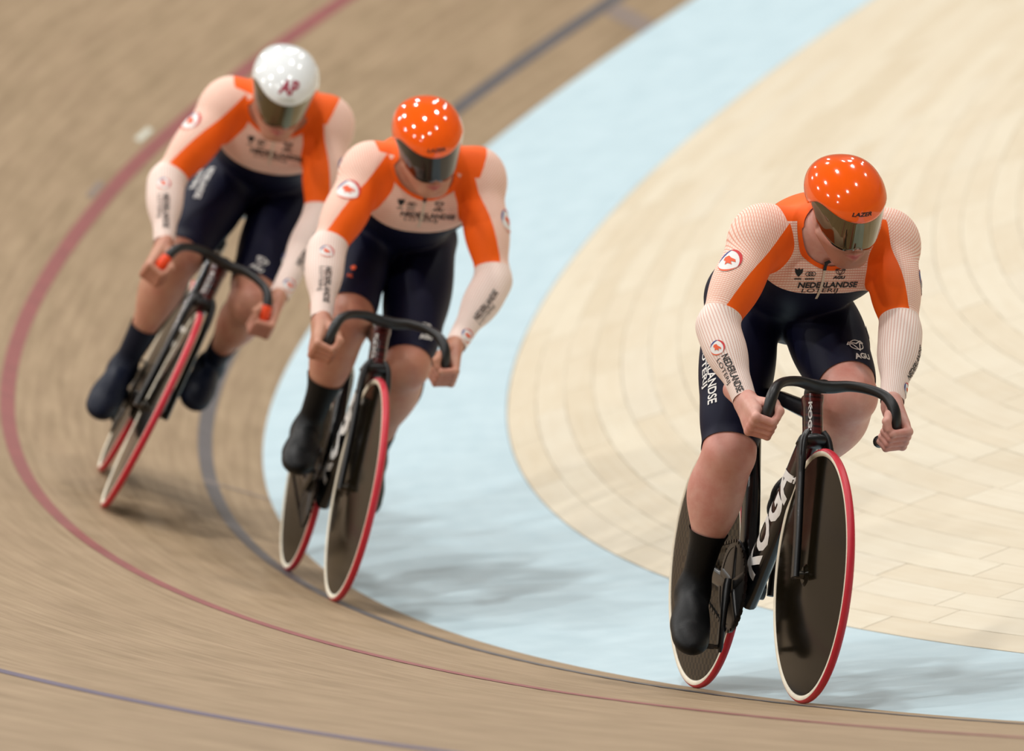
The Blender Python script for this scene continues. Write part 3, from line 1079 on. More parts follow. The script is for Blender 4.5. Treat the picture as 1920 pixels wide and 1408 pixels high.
def make_person(mw, J, cfg):
    H = {k: np.array(v, float) for k, v in J.items()}
    S = (H['shoR'] + H['shoL']) / 2
    P = (H['hipR'] + H['hipL']) / 2
    es = nrm(S - P)
    e_l = nrm((H['shoL'] - H['shoR']) - es * ((H['shoL'] - H['shoR']) @ es))
    ev = np.cross(e_l, es)
    RT = np.stack([es, e_l, ev])
    HR = np.stack([H['hF'], H['hL'], H['hU']])
    HO = H['head']
    nb = S + es * 0.035 - ev * 0.005
    skull_base = HO + np.array((-0.035, 0, -0.055)) @ HR
    ndir = nrm(skull_base - nb)
    T = [el(S - es * 0.14 + ev * 0.025, (0.17, 0.150, 0.112), RT, 0.06),
         el(P + (S - P) * 0.40 + ev * 0.005, (0.18, 0.15, 0.105), RT, 0.06),
         el(P + es * 0.02, (0.12, 0.160, 0.115), RT, 0.06),
         el(S - es * 0.10 - ev * 0.065, (0.15, 0.135, 0.085), RT, 0.06),
         el(P + (S - P) * 0.38 - ev * 0.045, (0.21, 0.14, 0.10), RT, 0.06)]
    for s, sh in ((-1, H['shoR']), (1, H['shoL'])):
        T += [el(S - es * 0.085 + e_l * s * 0.078 + ev * 0.078, (0.085, 0.082, 0.046), RT, 0.05),
              el(P - es * 0.07 + e_l * s * 0.075 - ev * 0.01, (0.105, 0.088, 0.105), RT, 0.06),
              rc(nb + ndir * 0.02, sh - e_l * s * 0.02 - ev * 0.018, 0.058, 0.052, 0.05),
              rc(sh - es * 0.06 - e_l * s * 0.02, P + (S - P) * 0.45 + e_l * s * 0.07, 0.06, 0.06, 0.05)]
    NK = [rc(nb - ndir * 0.03, skull_base, 0.064, 0.058, 0.03)]
    groups = {'torso': T, 'neck': NK}
    for sd, s in (('R', -1), ('L', 1)):
        sh, eb, wr = H['sho' + sd], H['elb' + sd], H['wri' + sd]
        ua, fa = nrm(eb - sh), nrm(wr - eb)
        fwd = nrm(np.array((1, 0, 0)) - ua * ua[0])
        outw = nrm(np.array((0, s, 0.0)) - ua * (ua[1] * s))
        out2 = nrm(np.array((0, s, 0.0)) - fa * (fa[1] * s))
        groups['arm' + sd] = [
            el(sh + ua * 0.02, (0.085, 0.073, 0.076), np.stack([ua, fwd, np.cross(ua, fwd)]), 0.04),
            rc(sh, eb, 0.061, 0.046, 0.03),
            el(sh + (eb - sh) * 0.52 + fwd * 0.014, (0.105, 0.056, 0.057), np.stack([ua, fwd, np.cross(ua, fwd)]), 0.03),
            el(sh + (eb - sh) * 0.48 - fwd * 0.018, (0.115, 0.050, 0.055), np.stack([ua, fwd, np.cross(ua, fwd)]), 0.03),
            rc(eb, eb + (wr - eb) * 0.98, 0.045, 0.0285, 0.03),
            el(eb + (wr - eb) * 0.26 + out2 * 0.004, (0.100, 0.052, 0.050), np.stack([fa, out2, np.cross(fa, out2)]), 0.03)]
        hp, kn, an, ba = H['hip' + sd], H['kne' + sd], H['ank' + sd], H['bal' + sd]
        td, sd_ = nrm(kn - hp), nrm(an - kn)
        tf = nrm(np.array((0.5, 0, 1.0)) - td * (np.array((0.5, 0, 1.0)) @ td))
        sf = nrm(np.array((1.0, 0, 0.6)) - sd_ * (np.array((1.0, 0, 0.6)) @ sd_))
        tl, sl = np.cross(td, tf), np.cross(sd_, sf)
        ft = nrm(ba - an)
        ffw = nrm(ba + np.array((0.03, 0, -0.005)) - (an + np.array((-0.02, 0, -0.05))))
        flat_ = np.array((0, 1.0, 0)); flat_ = nrm(flat_ - ffw * (flat_ @ ffw))
        fup = np.cross(ffw, flat_)
        heel = an - ffw * 0.045 - fup * 0.045
        cs = cfg.get('calf', 1.0)
        groups['leg' + sd] = [
            rc(hp, kn, 0.094, 0.063, 0.05),
            el(hp + (kn - hp) * 0.42 + tf * 0.022, (0.19, 0.092, 0.090), np.stack([td, tf, tl]), 0.05),
            el(hp + (kn - hp) * 0.78 + tf * 0.006 - tl * 0.0, (0.10, 0.066, 0.076), np.stack([td, tf, tl]), 0.04),
            el(hp + (kn - hp) * 0.45 - tf * 0.03, (0.17, 0.072, 0.072), np.stack([td, tf, tl]), 0.05),
            el(kn + tf * 0.012 + sf * 0.012, (0.050, 0.052, 0.050), np.stack([td, tf, tl]), 0.04),
            rc(kn, an, 0.055, 0.0305, 0.04),
            el(kn + (an - kn) * 0.27 - sf * 0.020 + np.array((0, s * 0.010, 0)), (0.102, 0.055 * cs, 0.064 * cs), np.stack([sd_, sf, sl]), 0.04),
            el(kn + (an - kn) * 0.32 + sf * 0.006, (0.115, 0.044, 0.048 * cs), np.stack([sd_, sf, sl]), 0.04)]
        groups['foot' + sd] = [
            el(an, (0.046, 0.036, 0.042), k=0.03),
            el(heel, (0.050, 0.036, 0.042), np.stack([ffw, flat_, fup]), 0.04),
            el(an + (ba - an) * 0.5 + fup * 0.004, (0.085, 0.040, 0.046), np.stack([ffw, flat_, fup]), 0.04),
            el(ba - ffw * 0.015 + fup * 0.008, (0.085, 0.049, 0.034), np.stack([ffw, flat_, fup]), 0.03),
            el(ba + ffw * 0.055 + fup * 0.002, (0.052, 0.040, 0.026), np.stack([ffw, flat_, fup]), 0.03)]
    order = ['torso', 'neck', 'armR', 'armL', 'legR', 'footR', 'legL', 'footL']
    joins = [0.02, 0.05, 0.045, 0.045, 0.05, 0.03, 0.028, 0.03]
    # legs join the torso softly, arms join the torso softly, arms never fuse with legs
    tors = ['torso', 'neck', 'armR', 'armL']
    V, Tr = mesh_groups([groups[k] for k in order], joins, cfg['h'])
    N = vnormals(V, Tr)
    D = {k: group_d(groups[k], V) for k in order}
    dleg = {s: np.minimum(D['leg' + s], D['foot' + s]) for s in 'RL'}
    core = np.minimum(D['torso'], D['neck'])
    # ---- fields (metres, positive inside the region named)
    q = V - S
    a_s, a_l, a_v = q @ es, q @ e_l, q @ ev
    fields = {}
    upv = nrm(np.array((0, 0, 1.0)) - e_l * e_l[2])
    yo = q @ upv
    YL = cfg.get('yoke', 0.042) - cfg.get('ytilt', 0.0) * a_l
    darm = np.minimum(D['armR'], D['armL'])
    other = np.minimum(core, np.minimum(dleg['R'], dleg['L']))
    armsel = {}
    pc = np.stack([yo, a_l, np.zeros(len(V))], 1)
    for sd, s in (('R', -1), ('L', 1)):
        sh, eb, wr = H['sho' + sd], H['elb' + sd], H['wri' + sd]
        ua, fa = nrm(eb - sh), nrm(wr - eb)
        mask = np.minimum(other, D['armL' if sd == 'R' else 'armR']) - D['arm' + sd]
        bis = nrm(ua + fa)
        cutp = eb - ua * cfg.get('sleeve_up', 0.035)
        below = (V - cutp) @ nrm(ua * 0.7 + bis * 0.3)
        armsel[sd] = mask
        fields['fore' + sd] = np.minimum(mask + 0.012, below)
        fields['cuff' + sd] = (wr - fa * 0.012 - V) @ fa          # positive above the cuff
        inner = -s * np.array((0, 1.0, 0)) + np.array((cfg['mx'][sd], 0, cfg.get('mz', -0.15)))
        inner = nrm(inner - ua * (inner @ ua))
        x = V - sh
        along = x @ ua
        fields['under' + sd] = np.minimum(np.minimum((x @ inner) - cfg['moff'][sd] - np.interp(along, [-0.06, 0.04, 0.15, 0.28], [0.062, 0.045, 0.022, -0.004]), YL - yo), mask + 0.012 - np.maximum(0, along - 0.05) * 0.15)
        am = mask > -0.004
        fo = am & (below > 0)
        tv = np.cross(ua, inner)
        wbl = np.clip(along / 0.24, 0, 1)[:, None]
        dvec = ua * wbl + (1 - wbl) * (ua * 0.5 - inner * 0.86)
        pc[am, 0] = (x * dvec).sum(1)[am]
        pc[am, 1] = (x @ inner)[am]
        fx = V - eb
        in2 = nrm(np.array((0, 1.0, 0)) - fa * fa[1])
        t2 = np.cross(fa, in2)
        ang = np.arctan2(fx @ in2, fx @ t2)
        pc[fo, 0] = (fx @ fa)[fo]
        pc[fo, 1] = (ang * 0.042)[fo]
        # legs
        hp, kn, an, ba = H['hip' + sd], H['kne' + sd], H['ank' + sd], H['bal' + sd]
        td, sdr = nrm(kn - hp), nrm(an - kn)
        olg = np.minimum(np.minimum(core, darm), dleg['L' if sd == 'R' else 'R'])
        lm = olg - dleg[sd]
        hemp = kn - td * cfg['hem'][sd]
        fields['bare' + sd] = np.minimum(lm + 0.01, (V - hemp) @ td)
        shank = np.minimum(D['foot' + sd], D['leg' + sd])
        sockp = an - sdr * cfg['sock'][sd]
        thighd = prim_d(rc(hp, kn - td * 0.01, 0.09, 0.06), V)
        shd = prim_d(rc(kn + sdr * 0.03, an, 0.05, 0.04), V)
        shd = np.minimum(shd, D['foot' + sd])
        fields['sock' + sd] = np.minimum(np.minimum(lm + 0.01, (V - sockp) @ sdr), thighd - shd)
    ny = (V - nb) @ ndir
    front = (V - nb) @ np.cross(e_l, ndir)
    fields['neckskin'] = np.minimum(np.minimum(D['torso'], darm) + 0.03 - D['neck'], ny - 0.070 + np.maximum(0, front) * 0.98)
    hemw = -0.135 - cfg.get('dip', 0.045) * np.clip(1 - (a_l / 0.16) ** 2, -1, 1) + cfg.get('chest', 0.0)
    lower = hemw - a_s
    lower = np.maximum(lower, np.minimum(-0.085 - a_s, -0.012 - a_v))       # navy reaches higher on the back and flanks
    armany = np.maximum(armsel['R'], armsel['L'])
    navy = np.minimum(lower, -armany - 0.004)
    legany = np.maximum(np.minimum(np.minimum(core, darm) - dleg['R'], 1), np.minimum(np.minimum(core, darm) - dleg['L'], 1))
    fields['navy'] = np.maximum(navy, legany)
    fields['yoke'] = np.minimum(np.minimum(0.138 + cfg.get('yw', 0.0) - np.abs(a_l) + np.maximum(0, yo - YL) * 0.3, yo - YL), a_s + 0.16)
    fields['collar'] = fields['neckskin'] + 0.013
    names = list(fields)
    A = np.hstack([V, N, pc] + [fields[k][:, None] for k in names])
    ci = {k: 9 + i for i, k in enumerate(names)}

    # ---- body (skin): trunk and limbs, head and hands in one mesh
    hp_ = xf(head_prims(), HO, HR)
    hv, ht = mesh_groups([hp_], [0.02], 0.0026)
    parts = [(V, Tr), (hv, ht)]
    hands = {}
    for sd, s in (('R', -1), ('L', 1)):
        g = hand_prims(s, H['wri' + sd])
        parts.append(mesh_groups(g, [0.012, 0.008, 0.0035, 0.0035, 0.0035, 0.0035], 0.0021))
    BV, BT, off = [], [], 0
    for v, t in parts:
        BV.append(v); BT.append(t + off); off += len(v)
    BV, BT = np.vstack(BV), np.vstack(BT)
    tint = np.zeros((len(BV), 3))
    hl = (BV - HO) @ HR.T
    isface = np.zeros(len(BV)); isface[len(V):len(V) + len(hv)] = 1
    lips = np.exp(-(((hl[:, 2] + 0.074) / 0.0085) ** 2 + (hl[:, 1] / 0.020) ** 2) ** 2) * (hl[:, 0] > 0.07)
    tint[:, 1] = lips * isface * 1.0
    nose = np.exp(-((hl[:, 2] + 0.03) / 0.03) ** 2 - (hl[:, 1] / 0.05) ** 2) * (hl[:, 0] > 0.05)
    tint[:, 0] = np.maximum(tint[:, 0], nose * isface * 0.6)
    stub = np.clip((-0.046 - hl[:, 2]) / 0.02, 0, 1) * (hl[:, 0] > -0.02) * isface * cfg.get('stubble', 0.4)
    seam = np.exp(-((hl[:, 2] + 0.0742) / 0.0022) ** 2) * (np.abs(hl[:, 1]) < 0.024) * (hl[:, 0] > 0.07) * isface
    tint[:, 2] = np.maximum(stub * (1 - tint[:, 1]), 0)
    tint[:, 1] = np.maximum(tint[:, 1], seam)
    for sd in 'RL':
        dk = np.linalg.norm(BV - H['kne' + sd], axis=1)
        tint[:, 0] = np.maximum(tint[:, 0], 0.7 * np.exp(-(dk / 0.075) ** 4))
        hm = np.linalg.norm(BV - np.array((0.995, (-1 if sd == 'R' else 1) * 0.18, 0.71)), axis=1)
        tint[:, 0] = np.maximum(tint[:, 0], 0.35 * np.exp(-(hm / 0.05) ** 4))
    body = mesh_obj('person', BV, BT, M[cfg['skin']], None, True, attrs={'tint': tint})
    body.matrix_world = mw
    tag(body, cfg['label'], 'person')
    # eyes behind the visor
    for s in (1, -1):
        g = Geo()
        c = HO + np.array((0.072, s * 0.031, 0.006)) @ HR
        rings = []
        for th in np.linspace(0.15, math.pi - 0.15, 7):
            rings.append([c + 0.0125 * (math.cos(th) * HR[2] + math.sin(th) * (math.cos(p) * HR[0] + math.sin(p) * HR[1])) for p in np.linspace(0, 2 * math.pi, 10, endpoint=False)])
        g.loft(rings)
        g.obj('eye', M['eye'], body)

    def piece(name, conds, mat, parent, lift, A0=None, T0=None):
        a, t = (A, Tr) if A0 is None else (A0, T0)
        for key, sgn, sh_ in conds:
            if len(t) == 0:
                break
            a, t = clip(a, t, sgn * (a[:, ci[key]] + sh_))
        if len(t) == 0:
            return None, a, t
        o = mesh_obj(name, a[:, :3] + a[:, 3:6] * lift, t, mat, parent, True, attrs={'pc': a[:, 6:9]})
        return o, a, t
    notskin = [('neckskin', -1, 0), ('bareR', -1, 0), ('bareL', -1, 0), ('foreR', -1, 0), ('foreL', -1, 0)]
    _, As, Ts = None, *[x for x in (A, Tr)]
    for key, sgn, sh_ in notskin:
        As, Ts = clip(As, Ts, sgn * As[:, ci[key]])
    top = [('navy', -1, 0)]
    jersey, aj, tj = piece('jersey', top + [('collar', -1, 0), ('underR', -1, 0), ('underL', -1, 0), ('yoke', -1, 0)], M['knit'], body, 0.0030, As, Ts)
    jersey['label'] = 'pale knitted racing top with orange dots'
    for nm, cs_ in (('shoulder_yoke', [('underR', -1, 0), ('underL', -1, 0), ('yoke', 1, 0), ('collar', -1, 0)]), ('underarm_panel', [('underR', 1, 0), ('underL', -1, 0), ('collar', -1, 0)]), ('underarm_panel', [('underL', 1, 0), ('collar', -1, 0)]), ('collar', [('collar', 1, 0)])):
        o, _, _ = piece(nm, top + cs_, M['orange'], jersey, 0.0030 if nm != 'collar' else 0.0045, As, Ts)
        if o: o['label'] = 'plain orange panel'
    shorts, ash, tsh = piece('shorts', [('navy', 1, 0)], M['navy'], body, 0.0032, As, Ts)
    shorts['label'] = 'navy racing shorts'
    sleeves, sb = {}, {}
    for sd in 'RL':
        o, a, t = piece('forearm_sleeve', [('fore' + sd, 1, 0), ('cuff' + sd, 1, 0)], M['rib'], body, 0.0030)
        o['label'] = 'white ribbed forearm sleeve'
        sleeves[sd] = o
    for sd in 'RL':
        o, a, t = piece('overshoe', [('sock' + sd, 1, 0)], M[cfg['shoe']], body, 0.0045)
        o['label'] = 'tall cloth overshoe'

    # ---- helmet and visor (head frame f, l, u)
    hc = np.array((-0.024, 0, 0.040))
    az_k = np.radians([0, 25, 45, 62, 76, 90, 120, 150, 180])
    br_k = np.radians([88, 85, 79, 76, 82, 104, 117, 118, 114])
    def brim(a):
        a = abs((a + math.pi) % (2 * math.pi) - math.pi)
        w = 0.14
        return float(np.mean([np.interp(np.clip(abs(a + d_), 0, math.pi), az_k, br_k) for d_ in np.linspace(-w, w, 7)]))
    def shell(a, th, gr=1.0):
        ca, sa = math.cos(a), math.sin(a)
        fa_ = 0.150 if ca > 0 else 0.172
        st_, ct = math.sin(th), math.cos(th)
        e = 0.94
        p = np.array((fa_ * ca * st_ ** e, 0.104 * sa * st_ ** e, 0.097 * ct))
        if ca < 0:
            p[2] += -0.03 * (ca * ca) * st_
        return hc + p * gr
    NA, NTH = 72, 26
    Vh, Fh = [hc + np.array((0, 0, 0.097))], []
    for i in range(1, NTH + 1):
        for j in range(NA):
            a = 2 * math.pi * j / NA
            Vh.append(shell(a, brim(a) * i / NTH))
    for j in range(NA):
        Fh.append((0, 1 + j, 1 + (j + 1) % NA))
        for i in range(NTH - 1):
            b0, b1 = 1 + i * NA, 1 + (i + 1) * NA
            Fh.append((b0 + j, b1 + j, b1 + (j + 1) % NA, b0 + (j + 1) % NA))
    Vh = HO + np.array(Vh) @ HR
    helmet = mesh_obj('helmet', Vh, Fh, M[cfg['helmet']], body)
    helmet['label'] = cfg['helmet_label']
    md = helmet.modifiers.new('thickness', 'SOLIDIFY'); md.thickness = 0.006; md.offset = -1
    Vv, Fv = [], []
    NJ, NI = 41, 12
    for j in range(NJ):
        a = math.radians(-84 + 168 * j / (NJ - 1))
        b = brim(a)
        e = shell(a, min(b - 0.03, math.pi / 2 + 0.03), 0.99)
        ad = abs(math.degrees(a))
        hgt = np.interp(ad, [0, 8, 22, 40, 58, 72, 84], [0.086, 0.093, 0.100, 0.102, 0.092, 0.066, 0.014])
        for i in range(NI + 1):
            v = i / NI
            p = e - np.array((0, 0, hgt * v))
            k = 1 - 0.035 * v * v
            p[0] = hc[0] + (p[0] - hc[0]) * k
            p[1] *= (1 - 0.08 * v * v)
            Vv.append(p)
    for j in range(NJ - 1):
        for i in range(NI):
            b0, b1 = j * (NI + 1), (j + 1) * (NI + 1)
            Fv.append((b0 + i, b0 + i + 1, b1 + i + 1, b1 + i))
    visor = mesh_obj('visor', HO + np.array(Vv) @ HR, Fv, M[cfg['visor']], helmet)
    visor['label'] = cfg['visor_label']
    md = visor.modifiers.new('thickness', 'SOLIDIFY'); md.thickness = 0.0022; md.offset = -1
    hb = BVHTree.FromPolygons([Vector(v) for v in Vh], Fh)
    def on_head(bm, az, el_, mats, name='lettering', flip=1):
        n = np.array((math.cos(az) * math.cos(el_), math.sin(az) * math.cos(el_), math.sin(el_))) @ HR
        rt = np.array((-math.sin(az), math.cos(az), 0.0)) @ HR
        c = HO + hc @ HR + n * 0.13
        return lay(bm, hb, c, rt, n, mats, name, helmet, lift=0.001, step=0.008)
    if cfg['helmet'] == 'helmet_orange':
        on_head(text_mesh('LAZER', 0.054, 0.0105, bold=0.03, shear=0.3), math.radians(0), math.radians(11), M['black'])
    else:
        on_head(text_mesh('AP', 0.062, 0.044, bold=0.035, shear=0.2), math.radians(2), math.radians(24), M['print_wine'])
        on_head(text_mesh('LAZER', 0.05, 0.010, bold=0.02), math.radians(2), math.radians(9), M['mark_white'])

    # ---- prints
    bv = BVHTree.FromPolygons([Vector(v) for v in (V + N * 0.0032)], Tr.tolist())
    def limb(Aj, Bj, t, phi, s):
        d_ = nrm(Bj - Aj)
        fw = nrm(np.array((1.0, 0, 0)) - d_ * d_[0])
        ot = np.cross(d_, fw)
        if ot[1] * s < 0: ot = -ot
        n = nrm(math.cos(math.radians(phi)) * fw + math.sin(math.radians(phi)) * ot)
        return Aj + (Bj - Aj) * t, d_, n
    for sd, s in (('R', -1), ('L', 1)):
        sh, eb, wr = H['sho' + sd], H['elb' + sd], H['wri' + sd]
        hp, kn = H['hip' + sd], H['kne' + sd]
        # upper-arm badge
        p, d_, n = limb(sh, eb, *cfg['badge'][sd], s)
        rt = nrm(np.cross(np.array((0, 0, 1.0)), n))
        lay(emblem_flat().bm(0.036), bv, p, rt, n, emblem_flat().mats, 'badge', jersey)
        # forearm lettering and badge
        f = cfg['fore'][sd]
        p, d_, n = limb(eb, wr, f[0], f[1], s)
        dr = d_ if sd == 'R' else -d_
        up = np.cross(n, dr)
        lay(text_mesh('NEDERLANDSE', 0.118, 0.019, bold=0.02), bv, p + up * 0.009, dr, n, M['black'], 'lettering', sleeves[sd])
        lay(text_mesh('LOTERIJ', 0.075, 0.016, bold=0.0), bv, p - up * 0.013 - dr * 0.02, dr, n, M['black'], 'lettering', sleeves[sd])
        p2, d2, n2 = limb(eb, wr, f[2], f[1], s)
        lay(emblem_flat().bm(0.021), bv, p2, nrm(np.cross(np.array((0, 0, 1.0)), n2)), n2, emblem_flat().mats, 'badge', sleeves[sd])
        # thigh prints
        for kind, t, phi, size in cfg['thigh'][sd]:
            p, d_, n = limb(hp, kn, t, phi, s)
            if kind == 'name':
                dr = d_ if sd == 'R' else -d_
                up = np.cross(n, dr)
                lay(text_mesh('NEDERLANDSE', size, size * 0.15, bold=0.02), bv, p + up * 0.012, dr, n, M['white'], 'lettering', shorts, lift=0.0016)
                lay(text_mesh('LOTERIJ', size * 0.62, size * 0.15, bold=0.02), bv, p - up * 0.020 - dr * size * 0.12, dr, n, M['white'], 'lettering', shorts, lift=0.0016)
            elif kind == 'badge':
                lay(emblem_flat().bm(size), bv, p, nrm(np.cross(np.array((0, 0, 1.0)), n)), n, emblem_flat().mats, 'badge', shorts, lift=0.0016)
            elif kind == 'maker':
                rt = nrm(np.cross(np.array((0, 0, 1.0)), n))
                up = np.cross(n, rt)
                lay(star_flat(M['white']).bm(size), bv, p + up * size * 0.85, rt, n, M['white'], 'maker_mark', shorts, lift=0.0016)
                lay(text_mesh('AGU', size * 2.3, size * 0.72, bold=0.04, shear=0.15), bv, p - up * size * 0.55, rt, n, M['white'], 'lettering', shorts, lift=0.0016)
            elif kind == 'lion':
                rt = nrm(np.cross(np.array((0, 0, 1.0)), n)); up = np.cross(n, rt)
                f2 = Flat()
                f2.poly([(-0.6, 0.5), (-0.2, 1.0), (0.3, 0.9), (0.7, 0.3), (0.3, -0.1), (0.6, -0.6), (0.0, -0.4), (-0.3, -0.9), (-0.4, -0.2), (-0.8, 0.0)], M['print_orange'], 1)
                lay(f2.bm(size), bv, p + up * size * 1.5, rt, n, M['print_orange'], 'lion_mark', shorts, lift=0.0016)
                lay(text_mesh('NL', size * 1.5, size * 1.1, bold=0.03), bv, p - up * size * 1.0, rt, n, M['print_orange'], 'lettering', shorts, lift=0.0016)
    # chest prints
    nch = nrm(ev * 0.85 + es * 0.25)
    nch = nrm(np.array((1.0, 0, -0.15)) - e_l * (np.array((1.0, 0, -0.15)) @ e_l))
    upc = nrm(np.cross(nch, e_l))
    def chest(l, u_):
        return S + ev * 0.09 - es * 0.06 + e_l * l + upc * u_
    cu = cfg.get('chest_up', 0.014)
    zs = Flat(); zs.poly([(-0.0035, -0.06), (0.0035, -0.06), (0.0035, 0.035), (-0.0035, 0.035)], M['zip'], 0)
    lay(zs.bm(), bv, chest(cfg['zx'], cu - 0.01), e_l, nch, M['zip'], 'zip', jersey, lift=0.002)
    pull = Flat(); pull.poly([(-0.008, 0.012), (0.0, 0.020), (0.010, 0.012), (0.004, 0.006), (0.004, -0.016), (-0.006, -0.016), (-0.004, 0.004)], M['black'], 0)
    lay(pull.bm(), bv, chest(cfg['zx'], cu + 0.030), e_l, nch, M['black'], 'zip_pull', jersey, lift=0.005)
    L1 = Flat()
    L1.poly([(-0.9, 0.9), (-0.3, 0.6), (0.0, 1.0), (0.3, 0.6), (0.9, 0.9), (0.8, 0.0), (0.3, -0.7), (0.0, -1.0), (-0.4, -0.6), (-0.8, 0.0)], M['black'], 0)
    lay(L1.bm(0.012), bv, chest(cfg['zx'] - 0.070, cu + 0.008), e_l, nch, M['black'], 'lion_mark', jersey, lift=0.0016)
    L2 = Flat()
    for cx in (-0.7, 0, 0.7):
        L2.stroke([(cx + 0.55 * math.cos(math.radians(t)), 0.5 * math.sin(math.radians(t))) for t in range(0, 361, 24)], 0.16, M['black'])
    lay(L2.bm(0.011), bv, chest(cfg['zx'] - 0.038, cu + 0.004), e_l, nch, M['black'], 'ring_mark', jersey, lift=0.0016)
    for l_, w_ in ((-0.070, 0.018), (-0.038, 0.026)):
        cap = Flat()
        for i in range(5):
            x0 = -w_ / 2 + w_ * i / 5
            cap.poly([(x0, -0.002), (x0 + w_ * 0.16, -0.002), (x0 + w_ * 0.16, 0.002), (x0, 0.002)], M['black'], 0)
        lay(cap.bm(), bv, chest(cfg['zx'] + l_, cu - 0.010), e_l, nch, M['black'], 'small_caption', jersey, lift=0.0016)
    lay(star_flat(M['black']).bm(0.014), bv, chest(cfg['zx'] + 0.045, cu + 0.010), e_l, nch, M['black'], 'maker_mark', jersey, lift=0.0016)
    lay(text_mesh('AGU', 0.034, 0.009, bold=0.05, shear=0.2), bv, chest(cfg['zx'] + 0.044, cu - 0.007), e_l, nch, M['black'], 'lettering', jersey, lift=0.0016)
    lay(text_mesh('NEDERLANDSE', 0.165, 0.017, bold=0.03), bv, chest(cfg['zx'] + 0.018, cu - 0.028), e_l, nch, M['black'], 'lettering', jersey, lift=0.0016)
    lay(text_mesh('LOTERIJ', 0.10, 0.015, bold=0.0), bv, chest(cfg['zx'] + 0.0, cu - 0.046), e_l, nch, M['black'], 'lettering', jersey, lift=0.0016)
    return body

def bike_matrix(B, X, Y, Z):
    return Matrix(((X[0], Y[0], Z[0], B[0]), (X[1], Y[1], Z[1], B[1]), (X[2], Y[2], Z[2], B[2]), (0, 0, 0, 1)))

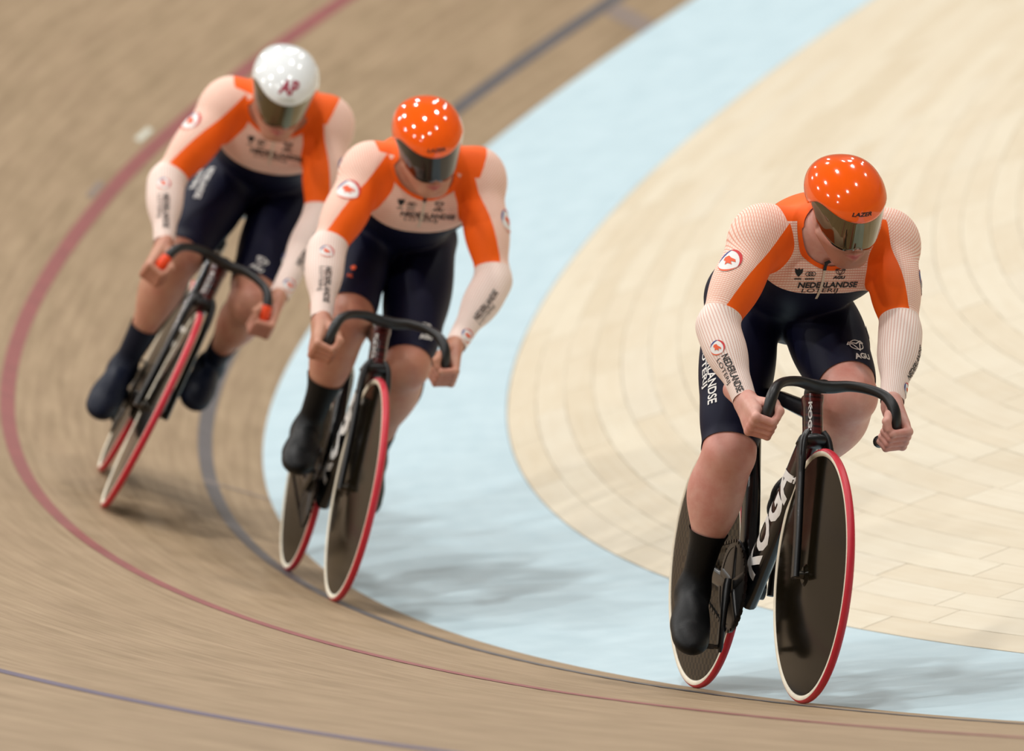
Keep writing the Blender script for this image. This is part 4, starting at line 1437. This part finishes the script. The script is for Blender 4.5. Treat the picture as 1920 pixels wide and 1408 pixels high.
RIDERS = [
    dict(mw=bike_matrix((0.00684, 1.17484, 0.00833), (-0.10304, -0.99407, 0.0347), (0.89686, -0.10793, -0.42895), (0.43015, -0.01308, 0.90266)),
         steer=-0.010, pedR=(0.42, 0, 0.12), pedL=(0.39, 0, 0.45), grip=False,
         bike_label='black and wine-red track bicycle with dark disc wheels under the nearest rider, in sharp focus',
         J=dict(shoR=(0.62, -0.125, 1.215), elbR=(0.72, -0.249, 0.964), wriR=(0.90, -0.205, 0.767),
                shoL=(0.56, 0.250, 1.240), elbL=(0.72, 0.252, 0.998), wriL=(0.90, 0.193, 0.798),
                hipR=(0.21, -0.036, 1.055), hipL=(0.21, 0.150, 1.065),
                kneR=(0.47, -0.110, 0.63), ankR=(0.32, -0.128, 0.265), balR=(0.425, -0.158, 0.150),
                kneL=(0.60, 0.172, 0.812), ankL=(0.28, 0.125, 0.54), balL=(0.39, 0.130, 0.475),
                head=(0.80, 0.051, 1.2914), hF=(0.8475, 0.0814, -0.5246), hL=(0.0049, 0.9869, 0.1611), hU=(0.5308, -0.1391, 0.836)),
         cfg=dict(h=0.0045, skin='skin1', shoe='overshoe_black', helmet='helmet_orange', visor='visor_gold', stubble=0.75, calf=1.12,
                  label='cyclist in orange helmet with mirrored amber visor, nearest, riding in sharp focus',
                  helmet_label='glossy orange helmet', visor_label='mirrored amber visor',
                  mx=dict(R=0.3, L=0.3), moff=dict(R=0.004, L=-0.004), hem=dict(R=0.022, L=0.055), sock=dict(R=0.175, L=0.15), dip=0.004, chest=0.074,
                  badge=dict(R=(0.46, 56), L=(0.50, 75)), fore=dict(R=(0.72, 42, 0.40), L=(0.45, 62, 0.80)),
                  thigh=dict(R=[('name', 0.58, 66, 0.20)], L=[('maker', 0.80, 22, 0.026), ('badge', 0.50, 72, 0.035), ('name', 0.22, 78, 0.16)]),
                  zx=-0.02)),
    dict(mw=bike_matrix((0.36075, 5.11895, 0.09569), (-0.2262, -0.97394, 0.01671), (0.83373, -0.20246, -0.51372), (0.50371, -0.10227, 0.8578)),
         steer=0.0174, pedR=(0.56, 0, 0.335), pedL=(0.25, 0, 0.235), grip=False,
         bike_label='black and wine-red track bicycle with dark disc wheels under the middle rider',
         J=dict(shoR=(0.58, -0.100, 1.25), elbR=(0.72, -0.193, 0.992), wriR=(0.90, -0.192, 0.790),
                shoL=(0.58, 0.228, 1.300), elbL=(0.72, 0.312, 1.006), wriL=(0.90, 0.209, 0.795),
                hipR=(0.20, -0.035, 1.055), hipL=(0.20, 0.172, 1.065),
                kneR=(0.60, -0.070, 0.79), ankR=(0.43, -0.095, 0.45), balR=(0.545, -0.120, 0.365),
                kneL=(0.55, 0.138, 0.70), ankL=(0.20, 0.150, 0.39), balL=(0.285, 0.140, 0.285),
                head=(0.80, 0.030, 1.352), hF=(0.8663, 0.1462, -0.4776), hL=(-0.0073, 0.9598, 0.2805), hU=(0.4994, -0.2396, 0.8326)),
         cfg=dict(h=0.0052, skin='skin2', shoe='overshoe_black', helmet='helmet_orange', visor='visor_dark', stubble=0.15,
                  label='cyclist in orange helmet with dark smoked visor, riding second of the three',
                  helmet_label='glossy orange helmet', visor_label='dark smoked visor',
                  mx=dict(R=0.3, L=0.3), moff=dict(R=-0.014, L=0.0), hem=dict(R=0.05, L=0.015), sock=dict(R=0.185, L=0.13), chest=0.058, yoke=0.022, ytilt=0.18, yw=0.012,
                  badge=dict(R=(0.42, 30), L=(0.50, 60)), fore=dict(R=(0.60, 10, 0.18), L=(0.45, 20, 0.86)),
                  thigh=dict(R=[('lion', 0.74, 18, 0.012)], L=[('maker', 0.85, 18, 0.021)]),
                  zx=0.0)),
    dict(mw=bike_matrix((0.47416, 6.86161, 0.33854), (-0.33807, -0.94081, 0.02424), (0.65435, -0.25349, -0.71244), (0.67641, -0.22499, 0.70132)),
         steer=0.0011, pedR=(0.557, 0, 0.22), pedL=(0.253, 0, 0.35), grip=True,
         bike_label='black and wine-red track bicycle with orange grips under the rear rider, leaning steeply',
         J=dict(shoR=(0.60, -0.195, 1.258), elbR=(0.72, -0.262, 0.962), wriR=(0.90, -0.190, 0.795),
                shoL=(0.60, 0.110, 1.344), elbL=(0.72, 0.212, 1.071), wriL=(0.90, 0.195, 0.805),
                hipR=(0.20, -0.065, 1.055), hipL=(0.20, 0.125, 1.07),
                kneR=(0.60, -0.115, 0.765), ankR=(0.42, -0.105, 0.36), balR=(0.54, -0.118, 0.25),
                kneL=(0.56, 0.148, 0.725), ankL=(0.16, 0.150, 0.465), balL=(0.265, 0.145, 0.375),
                head=(0.80, -0.0682, 1.3669), hF=(0.8699, 0.1745, -0.4613), hL=(-0.0431, 0.9587, 0.2813), hU=(0.4913, -0.2248, 0.8415)),
         cfg=dict(h=0.0052, skin='skin2', shoe='overshoe_navy', helmet='helmet_white', visor='visor_gold', stubble=0.1,
                  label='cyclist in white helmet, last of the three, leaning into the bend',
                  helmet_label='glossy white helmet', visor_label='mirrored amber visor',
                  mx=dict(R=0.3, L=0.3), moff=dict(R=-0.012, L=-0.004), hem=dict(R=-0.005, L=0.06), sock=dict(R=0.17, L=0.17), chest=0.030, yoke=0.022, ytilt=0.20, yw=0.012,
                  badge=dict(R=(0.42, 60), L=(0.50, 60)), fore=dict(R=(0.60, 10, 0.22), L=(0.45, 20, 0.86)),
                  thigh=dict(R=[('name', 0.50, 42, 0.15)], L=[('maker', 0.82, -14, 0.020), ('badge', 0.68, 40, 0.030), ('name', 0.38, 40, 0.15)]),
                  zx=0.0)),
]
for r in RIDERS:
    make_bicycle(r['mw'], r['steer'], r['pedR'], r['pedL'], r['grip'], r['bike_label'])
    make_person(r['mw'], r['J'], r['cfg'])
